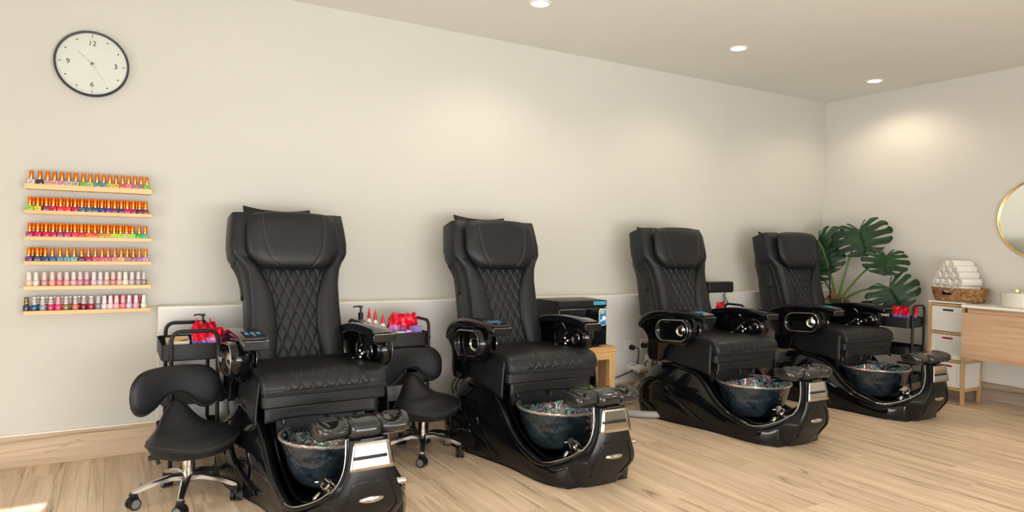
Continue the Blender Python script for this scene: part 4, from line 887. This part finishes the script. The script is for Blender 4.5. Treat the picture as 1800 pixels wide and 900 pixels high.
# ------------------------------------------------------------------ bench with the towel-warming cabinet
bn = thing('side_bench', 'low pine bench under the black towel cabinet', 'bench', (3.06, 4.365, 0))
MB().box((0, 0, .505), (.70, .36, .042)).build('bench_top', 'bench_pine', bn, bevel=.004)
MB().box((0, -.15, .454), (.70, .04, .060)).build('apron', 'bench_pine', bn, bevel=.003)
for x in (-.322, .322):
    for y in (-.15, .15): MB().box((x, y, .242), (.056, .050, .484)).build('leg', 'bench_pine_upright', bn, bevel=.003)
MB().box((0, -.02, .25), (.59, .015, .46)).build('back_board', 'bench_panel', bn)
uc = thing('towel_cabinet', 'black box-shaped towel warmer with blue badge on the pine bench', 'cabinet', (3.095, 4.355, .526))
MB().rbox((0, .01, .188), (.450, .30, .345), .012, axis=0).build('body', 'black_plastic', uc)
MB().rbox((0, -.145, .335), (.450, .022, .050), .006, axis=0).build('control_strip', 'matte_metal', uc)
MB().rbox((0, -.150, .158), (.445, .022, .285), .008, axis=1).build('door', 'gloss_black', uc)
MB().box((0, -.1625, .298), (.435, .003, .004)).build('door_line', 'steel', uc)
bg = MB().rbox((.155, -.158, .340), (.118, .004, .026), .005, axis=1).build('badge', 'badge_blue', uc)
b = MB()
for i in range(6): b.box((.112+.010*i, -.1605, .340), (.006, .001, .010 if i % 2 else .013))
b.rbox((.195, -.1605, .340), (.016, .001, .012), .004, axis=1).build('badge_print', 'badge_print', bg)
sk = MB().rbox((.182, -.1625, .232), (.073, .002, .135), .022, axis=1).build('sticker', 'white_print', uc)
MB().rbox((.182, -.1640, .230), (.064, .002, .122), .018, axis=1).build('sticker_print', 'sticker_blue', sk)
b = MB()
for i, (x, z, w) in enumerate(((.171, .283, .040), (.178, .272, .046), (.169, .262, .034))): b.box((x, -.1655, z), (w, .001, .007), (0, .12, 0))
b.build('sticker_lettering', 'yellow_print', sk)
MB().lathe([(.001, .001), (.016, .001), (.018, 0)], 16, (.192, -.1652, .222), 'Y').lathe([(.001, .001), (.008, .001), (.009, 0)], 12, (.166, -.1652, .205), 'Y').build('sticker_swirl', 'white_print', sk)
for x in (-.18, .18):
    for y in (-.10, .12): MB().cyl((x, y, 0), (x, y, .018), .014).build('foot', 'black_plastic', uc)
# small things seen behind the second footrest
gm = MB().box((0, 0, .006), (.16, .14, .012))
rg = random.Random(3)
for k in range(300):
    x, y = rg.uniform(-.076, .076), rg.uniform(-.066, .066); h = rg.uniform(.015, .03); a = rg.uniform(0, 6.3)
    gm.add([(x-.003*math.cos(a), y-.003*math.sin(a), .011), (x+.003*math.cos(a), y+.003*math.sin(a), .011), (x+rg.uniform(-.012, .012), y+rg.uniform(-.012, .012), .012+h)], [(0, 1, 2)])
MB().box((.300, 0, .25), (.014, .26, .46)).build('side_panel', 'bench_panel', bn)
o = gm.build('scrub_pad', 'grass_green', None, (2.262, 3.045, .4525)); o.scale = (.8, .42, 2.1); tag(o, 'small green tufted pad lying behind the footrest of the second spa chair', 'pad')
# ------------------------------------------------------------------ wall sockets, plugs, pipes, hoses
for k, (x, lab) in enumerate(((3.865, 'white double wall socket nearer the pine bench, with one black plug'), (4.045, 'white double wall socket nearer the third spa chair, with two black plugs'))):
    so = thing('wall_socket', lab, 'socket', (x, LEDGE, .455), 0, 'wall sockets on the low wall')
    MB().rbox((0, -.005, 0), (.125, .010, .082), .006, axis=1).build('plate', 'white_plastic', so)
    for dx in (-.03, .03):
        MB().box((dx, -.011, .028), (.016, .004, .010)).build('switch', 'white_board', so)
        b = MB()
        for a in (0, 2.1, -2.1): b.box((dx+.009*math.sin(a), -.0103, -.008+.009*math.cos(a)), (.002, .001, .007), (0, a, 0))
        b.build('pin_slots', 'label_ink', so)
pl = thing('power_plug', 'black plug with a cable running down to the pine bench', 'plug', (3.878, LEDGE-.0105, .438))
MB().lathe([(.001, .042), (.014, .040), (.022, .028), (.024, 0)], 18, axis='Y').build('plug_body', 'black_plastic', pl)
MB().tube(cr([(.01, -.035, 0), (.05, -.035, -.01), (.062, -.03, -.06), (.055, -.03, -.12), (.03, -.03, -.175), (-.03, -.03, -.205), (-.14, -.03, -.235), (-.45, -.03, -.30)], 30), .0045, 7).build('cable', 'cable_black', pl)
for k, (x, pts) in enumerate(((4.008, [(.0, -.04, 0), (.03, -.05, -.02), (.02, -.06, -.10), (-.02, -.06, -.16), (.02, -.06, -.24), (.07, -.05, -.30), (.04, -.05, -.36), (-.03, -.05, -.40), (.0, -.06, -.43)]), (4.066, [(0, -.04, 0), (.03, -.05, -.03), (.05, -.06, -.12), (.03, -.06, -.2), (-.02, -.05, -.27), (-.05, -.05, -.36), (-.01, -.04, -.42)]))):
    pl = thing('power_plug', ('black plug in the left socket hole behind the third spa chair', 'black plug in the right socket hole behind the third spa chair')[k], 'plug', (x, LEDGE-.0105, .447), 0, 'plugs by the third spa chair')
    MB().lathe([(.001, .045), (.014, .042), (.022, .028), (.024, 0)], 18, axis='Y').build('plug_body', 'black_plastic', pl)
    MB().tube(cr(pts, 30), .0045, 7).build('cable', 'cable_black', pl)
def coupling(b, p, d, r):
    d = Vector(d).normalized(); p = Vector(p); b.tube([p-d*.022, p+d*.022], [r*1.22, r*1.22], 18).tube([p-d*.030, p-d*.022], [r*1.3, r*1.3], 18)
def waste_pipe(loc, label, mirror=1):
    t = thing('waste_pipe', label, 'pipe', loc, 0, 'white waste pipes on the low wall')
    m = mirror
    b = MB().tube([(.10*m, -.05, .375), (.10*m, -.05, .16)], [.032, .032], 18)
    b.tube(cr([(.10*m, -.05, .20), (.095*m, -.05, .13), (.05*m, -.05, .085), (.0, -.05, .11), (-.015*m, -.05, .17), (-.02*m, -.05, .21)], 20), .030, 16)
    b.tube(cr([(-.02*m, -.05, .16), (-.07*m, -.05, .175), (-.12*m, -.05, .175), (-.155*m, -.03, .175), (-.165*m, .0, .175)], 14), .028, 16)
    b.tube([(-.02*m, -.05, .19), (-.02*m, -.05, .275)], [.028, .026], 16)
    b.build('trap', 'white_plastic', t)
    b = MB(); coupling(b, (.10*m, -.05, .335), (0, 0, 1), .032); coupling(b, (.10*m, -.05, .235), (0, 0, 1), .034); coupling(b, (-.02*m, -.05, .265), (0, 0, 1), .028); coupling(b, (-.115*m, -.05, .175), (1, 0, 0), .030); coupling(b, (.02*m, -.05, .092), (1, .0, -.2), .030)
    b.build('pipe_coupling', 'white_plastic', t)['kind'] = 'stuff'
    MB().lathe([(.028, 0), (.052, .002), (.050, .010), (.034, .016)], 20, (-.165*m, .0, .175), 'Y').build('wall_flange', 'white_plastic', t)
waste_pipe((4.06, LEDGE-.002, .08), 'white plastic waste pipe and trap under the wall sockets')
waste_pipe((2.36, LEDGE-.002, .10), 'white plastic waste pipe behind the stool and second spa chair', -1)
hz = MB().tube(cr([(.64, 4.50, .55), (.65, 4.47, .42), (.66, 4.45, .25), (.70, 4.40, .10), (.76, 4.32, .045), (.82, 4.26, .04)], 30), .026, 14).tube([(.64, 4.50, .545), (.64, 4.505, .575)], [.032, .032], 16).build('drain_hose', 'grey_hose'); tag(hz, 'grey drain hose behind the nearest spa chair', 'hose')
wp = MB().tube([(.595, LEDGE-.055, .60), (.595, LEDGE-.055, .0)], [.036, .036], 18).tube([(.595, LEDGE-.055, .40), (.595, LEDGE-.055, .45)], [.044, .044], 18).build('riser_pipe', 'white_plastic'); tag(wp, 'white upright pipe beside the grey hose at the low wall', 'pipe')
h2 = MB().tube(cr([(3.66, 3.88, .03), (3.53, 3.95, .03), (3.46, 4.02, .03), (3.42, 4.12, .03), (3.48, 4.27, .035), (3.66, 4.36, .05), (3.82, 4.44, .10), (3.90, 4.48, .14)], 40), .026, 12).build('drain_hose', 'grey_hose'); tag(h2, 'grey drain hose curling on the floor beside the third spa chair', 'hose')
ec = MB()
for k in range(3): ec.tube(cr([(1.985+.03*k, 4.05-.02*k, .44), (1.96+.03*k, 4.10, .36), (2.0+.02*k, 4.14, .25), (1.99+.03*k, 4.15, .12), (2.0+.02*k, 4.12, .01)], 20), .0045, 6)
o = ec.build('cable_bundle', 'cable_black'); tag(o, 'black cables hanging below the arm of the second spa chair', 'cable')

# ------------------------------------------------------------------ monstera in a tall white planter
PX, PY = 6.22, 4.22
mp = thing('potted_monstera', 'monstera with large split leaves in a white planter in the room corner', 'plant', (PX, PY, 0))
MB().lathe([(.001, 0), (.125, 0), (.13, .01), (.165, .76), (.172, .80), (.165, .805), (.155, .795), (.150, .76), (.001, .76)], 36).build('planter', 'ceramic', mp)
MB().lathe([(.001, .785), (.10, .780), (.151, .770)], 24).build('soil', 'soil', mp)
b = MB(); rg = random.Random(5)
for k in range(26):
    a = rg.uniform(0, 6.3); r = rg.uniform(.02, .13); b.rbox((r*math.cos(a), r*math.sin(a), .795+rg.uniform(0, .045)), (rg.uniform(.03, .08), .018, .02), .006, rot=(rg.uniform(-.4, .4), rg.uniform(-.5, .5), rg.uniform(0, 3)))
b.build('bark_chips', 'bark', mp)
MB().tube([(-.03, .03, .76), (-.04, .03, .93)], [.026, .025], 12).build('support_stake', 'bark', mp)
MB().tube([(-.11, .0, .70), (-.12, .02, 1.30)], [.007, .006], 8).build('support_rod', 'black_plastic', mp)
def leaf(pos, tip, nrm, size, seed, stem0=(0, 0, .79), sag=.14, narrow=1.28):
    """POS: where the petiole joins (world); TIP: direction of the midrib; NRM: face normal"""
    rnd = random.Random(seed); pos = Vector(pos)-Vector((PX, PY, 0)); tz = Vector(tip).normalized(); n = Vector(nrm); n = (n-n.dot(tz)*tz).normalized(); sx = tz.cross(n)
    nf = 6
    def outline(s, side):  # s 0 (base lobe) .. 1 (tip)
        a = lerp(2.62, 0.0, s)  # angle from the midrib at the base sinus round to the tip
        r = .62*(1+.55*math.cos(a*.86))*(.86+.14*math.sin(a)) if a < 2.0 else lerp(.60, .34, (a-2.0)/.62)*1.0
        return Vector((side*math.sin(a)*r*.98*narrow, math.cos(a)*r))
    b = MB()
    for side in (-1, 1):
        NV = 14
        gaps = [(k+.5+rnd.uniform(-.08, .08))/nf for k in range(nf-1)]
        dep = [rnd.uniform(.30, .52) for _ in gaps]; wd = [rnd.uniform(.018, .034) for _ in gaps]
        def fn(u, v):
            o = outline(u, side); mid = Vector((0, lerp(-.02, .92, max(0, (u-.18)/.82)**1.15)*.98))
            if u < .18: mid = Vector((0, -.02))
            p = mid+(o-mid)*v
            # each finger curls a little and the blade folds along the midrib
            w = abs(p.x); h = .16*w-.30*w*w-sag*max(0, p.y)**2*1.2+.018*math.sin(u*nf*2*PI)*v
            return Vector((p.x, p.y, h))
        def hole(k, v):
            if k < 0 or k >= nf-1 or v < dep[k]: return 0
            q = (v-dep[k])/(1-dep[k]); return wd[k]*(math.sin(min(1, q*1.6)*PI/2)**.8)*(1 if (seed+k) % 3 else 1-max(0, q-.75)*3.2)
        for k in range(nf):
            def P3(uu, v, k=k):
                a0 = (gaps[k-1] if k else 0)+hole(k-1, v); a1 = (gaps[k] if k < nf-1 else 1)-hole(k, v)
                ve = v*(1-(.07*abs(uu*2-1)**3 if v > .6 else 0)*(v-.6)/.4) if v > .6 else v
                q = fn(lerp(a0, a1, uu), ve); return pos+(sx*q.x+tz*q.y+n*q.z)*size
            b.grid(P3, 14, NV)
    lf = b.build('leaf', 'monstera_leaf', mp, solid=.0012, angle=60)
    MB().tube([pos+(tz*(y)+n*(-sag*y*y*1.2+.006))*size for y in [i/10*.9 for i in range(11)]], [.0024*(1-i/13) for i in range(11)], 6).build('midrib', 'moss', lf)
    s0 = Vector(stem0); m1 = s0.lerp(pos, .45)+Vector((0, 0, .05)); m2 = s0.lerp(pos, .8)+Vector((0, 0, .035))
    MB().tube(cr([s0, m1, m2, pos], 20), [.0125-.006*i/19 for i in range(20)], 8).build('petiole', 'leaf_stem', mp)
def facing(r, d, c): return Vector((.86, -.50, 0))*r+Vector((0, 0, -1))*d+Vector((-.86, -.51, 0))*c
LEAVES = [((6.26, 4.036, 1.505), facing(.28, .80, .35), facing(-.12, -.45, .85), .300, 1), ((6.26, 3.765, 1.265), facing(-.05, .75, .35), facing(.10, -.50, .85), .225, 2), ((6.26, 3.725, .968), facing(.50, .72, .30), facing(-.10, -.45, .88), .270, 3),
          ((6.10, 4.36, 1.40), facing(.55, .70, .2), facing(-.35, -.35, .85), .27, 4), ((6.14, 4.33, 1.24), facing(.35, .85, .2), facing(-.2, -.30, .9), .21, 5), ((6.02, 4.38, 1.12), facing(0, .9, .1), facing(-.3, -.2, .9), .20, 6)]
for p, tp, nm, sz, sd in LEAVES: leaf(p, tp, nm, sz, sd)
leaf((6.20, 4.03, .70), facing(.1, .9, .2), facing(0, -.4, .9), .10, 9, (0, -.12, .79), .1)
leaf((6.05, 4.06, .80), facing(-.5, .3, .5), facing(0, -.8, .5), .14, 11, (0, -.08, .79), .1)
# ------------------------------------------------------------------ drawer cabinet, basket, towels
dc = thing('drawer_cabinet', 'slim bamboo cabinet with three white drawers beside the vanity', 'cabinet', (6.30, 3.235, 0))
hw = .155
for x in (.013, .287):
    for y in (-hw+.013, hw-.013): MB().box((x, y, .4325), (.026, .026, .865)).build('post', 'cabinet_bamboo', dc, bevel=.002)
for z in (.125, .365, .605, .850):
    MB().box((.006, 0, z), (.012, .26, .018)).build('rail', 'cabinet_bamboo', dc, bevel=.001)
    for y in (-hw+.010, hw-.010): MB().box((.15, y, z), (.25, .018, .030)).build('rail', 'cabinet_bamboo', dc, bevel=.001)
MB().box((.15, 0, .872), (.302, .314, .014)).build('top_board', 'white_stone', dc, bevel=.002)
for y in (-hw+.006, hw-.006): MB().box((.15, y, .49), (.248, .006, .70)).build('side_panel', 'white_board', dc)
for k, (z0, z1, hm) in enumerate(((.137, .353, 'red_towel'), (.377, .593, 'red_towel'), (.617, .838, 'hole_shade'))):
    w = .254; zc = (z0+z1)/2; H_ = z1-z0
    b = MB().box((.018, 0, zc-.001), (.008, w, H_-.004)).box((.014, 0, z1-.013), (.010, w, .022)).box((.014, 0, z0+.012), (.010, w, .020)).box((.014, -w/2+.014, zc), (.010, .028, H_-.046)).box((.014, w/2-.014, zc), (.010, .028, H_-.046)).box((.014, 0, z1-.042), (.010, w-.056, .036)).box((.15, 0, zc-.01), (.24, w-.02, H_-.03))
    d = b.build('drawer', 'white_board', dc, bevel=.0015)
    MB().rbox((.0085, -.010, z1-.034), (.003, .092, .017), .008, axis=0).build('handle_slot', hm, d)
    MB().rbox((.0075, -.010, z1-.031), (.002, .060, .009), .004, axis=0).build('slot_shade', 'hole_shade', d)  # dark strip painting the shade inside the handle hole
bk = thing('towel_basket', 'oval woven water hyacinth basket heaped with white towels', 'basket', (6.445, 3.205, .8795))
def bsk(off):
    def f(u, v):
        a = 2*PI*u; z = .114*v; e = .80+.20*v**.6; row = v*11; k = int(row)
        br = .0055*math.sin(u*150+(k % 2)*PI)*math.sin(PI*(row-k))+.004*math.sin(PI*(row-k))
        r = 1+off; return Vector(((.142*e*r+br)*math.cos(a), (.226*e*r+br)*math.sin(a), z))
    return f
b = MB().grid(bsk(0), 150, 44, skip=lambda u, v: ((u-.465)/.042)**2+((v-.66)/.24)**2 < 1)
b.grid(bsk(-.05), 60, 6, skip=lambda u, v: ((u-.465)/.042)**2+((v-.66)/.24)**2 < 1).add([(.142*.76*math.cos(2*PI*i/40), .226*.76*math.sin(2*PI*i/40), .006) for i in range(40)], [tuple(range(40))])
b.build('weave', 'water_hyacinth', bk, angle=80)
MB().tube([(.140*math.cos(2*PI*i/60), .224*math.sin(2*PI*i/60), .114+.002*math.sin(i*2.1)) for i in range(60)], .0065, 6, loop=True).build('rim', 'water_hyacinth', bk)
TL, TR = .20, .0335
prof = [(.001, -.092), (.008, -.090), (.010, -.094), (.016, -.094), (.018, -.089), (.020, -.093), (.026, -.093), (.028, -.088), (.030, -.090), (TR, -.082), (TR, .082), (.028, .090), (.02, .089), (.018, .092), (.001, .09)]
tw = MB()
rings = []
for r, z in prof:
    rings.append([Vector(((r+.0016*math.sin(3*t+z*40)+.003*(r > .03)*math.exp(-((t-1.0)/.5)**2))*math.cos(t), (r)*math.sin(t), z)) for t in [2*PI*k/20 for k in range(20)]])
TOW = tw.loft(rings).mesh('rolled_towel', 'towel', 70)
DIR = Vector((.90, -.43, 0)); tq = DIR.to_track_quat('Z', 'Y')
lat = Vector((-.30, -.954, 0))
rows = [(.108, [-.155, -.088, -.020, .047, .112]), (.168, [-.138, -.070, -.002, .066, .125]), (.228, [-.105, -.035, .035, .100]), (.283, [-.065, .005, .075]), (.325, [-.025, .045])]
RN = ['bottom row', 'second row up', 'third row up', 'fourth row up', 'top row']
for r, (z, xs) in enumerate(rows):
    for k, s_ in enumerate(xs):
        o = inst(TOW, 'rolled_towel', None, Vector((6.447-.004*r, 3.222, .8795+z+.004*math.sin(k*2+r)))+lat*s_*1.0)
        o.rotation_mode = 'QUATERNION'; from mathutils import Quaternion
        o.rotation_quaternion = tq @ Quaternion((0, 0, 1), k*1.7+r*2.3)
        sc = 1.04+.06*math.sin(k*3.1+r); o.scale = (sc, sc, 1)
        tag(o, 'rolled white towel in the basket heap, %s from the left in the %s' % (ORD[k], RN[r]), 'towel', 'rolled towels in the basket')
# ------------------------------------------------------------------ vanity, basin, mirror
VX = 6.165
va = thing('vanity_unit', 'wall-hung oak vanity with white top beside the drawer cabinet', 'vanity', (VX, 0, 0))
YL, YR = 3.042, 1.30
MB().box((.012, (YL+YR)/2, .615), (.024, YL-YR, .385)).build('drawer_front', 'vanity_oak', va, bevel=.0015)
MB().box((.135+.0, (YL+YR)/2-.03, .63), (.20, YL-YR-.08, .36)).build('carcass', 'bench_panel', va)
MB().box((.045, (YL+YR)/2-.01, .827), (.03, YL-YR-.04, .045)).build('finger_rail', 'vanity_oak', va)
MB().box((.225, (YL+YR)/2, .861), (.455, YL-YR+.01, .022)).build('counter_top', 'white_stone', va, bevel=.002)
va_back = MB().box((.31, (YL+YR)/2-.20, .63), (.28, YL-YR-.45, .36)).build('rear_carcass', 'bench_panel', va)
bs = thing('vessel_basin', 'round white basin standing on the vanity top', 'basin', (6.385, 2.64, .872))
MB().lathe([(.001, 0), (.185, 0), (.195, .01), (.20, .115), (.198, .12), (.190, .118), (.184, .02), (.001, .012)], 56).build('basin_bowl', 'ceramic', bs)
MB().tube([(.13, .14, 0), (.13, .14, .125), (.06, .12, .13)], .011, 10).build('tap', 'gold', bs)
mr = thing('round_mirror', 'round wall mirror with slim gold frame above the vanity', 'mirror', (X1, 2.655, 1.60))
MB().lathe([(.325, 0), (.338, 0), (.340, .006), (.340, .020), (.336, .024), (.329, .022), (.327, .010)], 90, axis='X', sx=1).build('frame', 'gold', mr).scale = (-1, 1, 1)
MB().lathe([(.001, .012), (.328, .012), (.328, .0)], 80, axis='X').build('glass', 'mirror_glass', mr).scale = (-1, 1, 1)
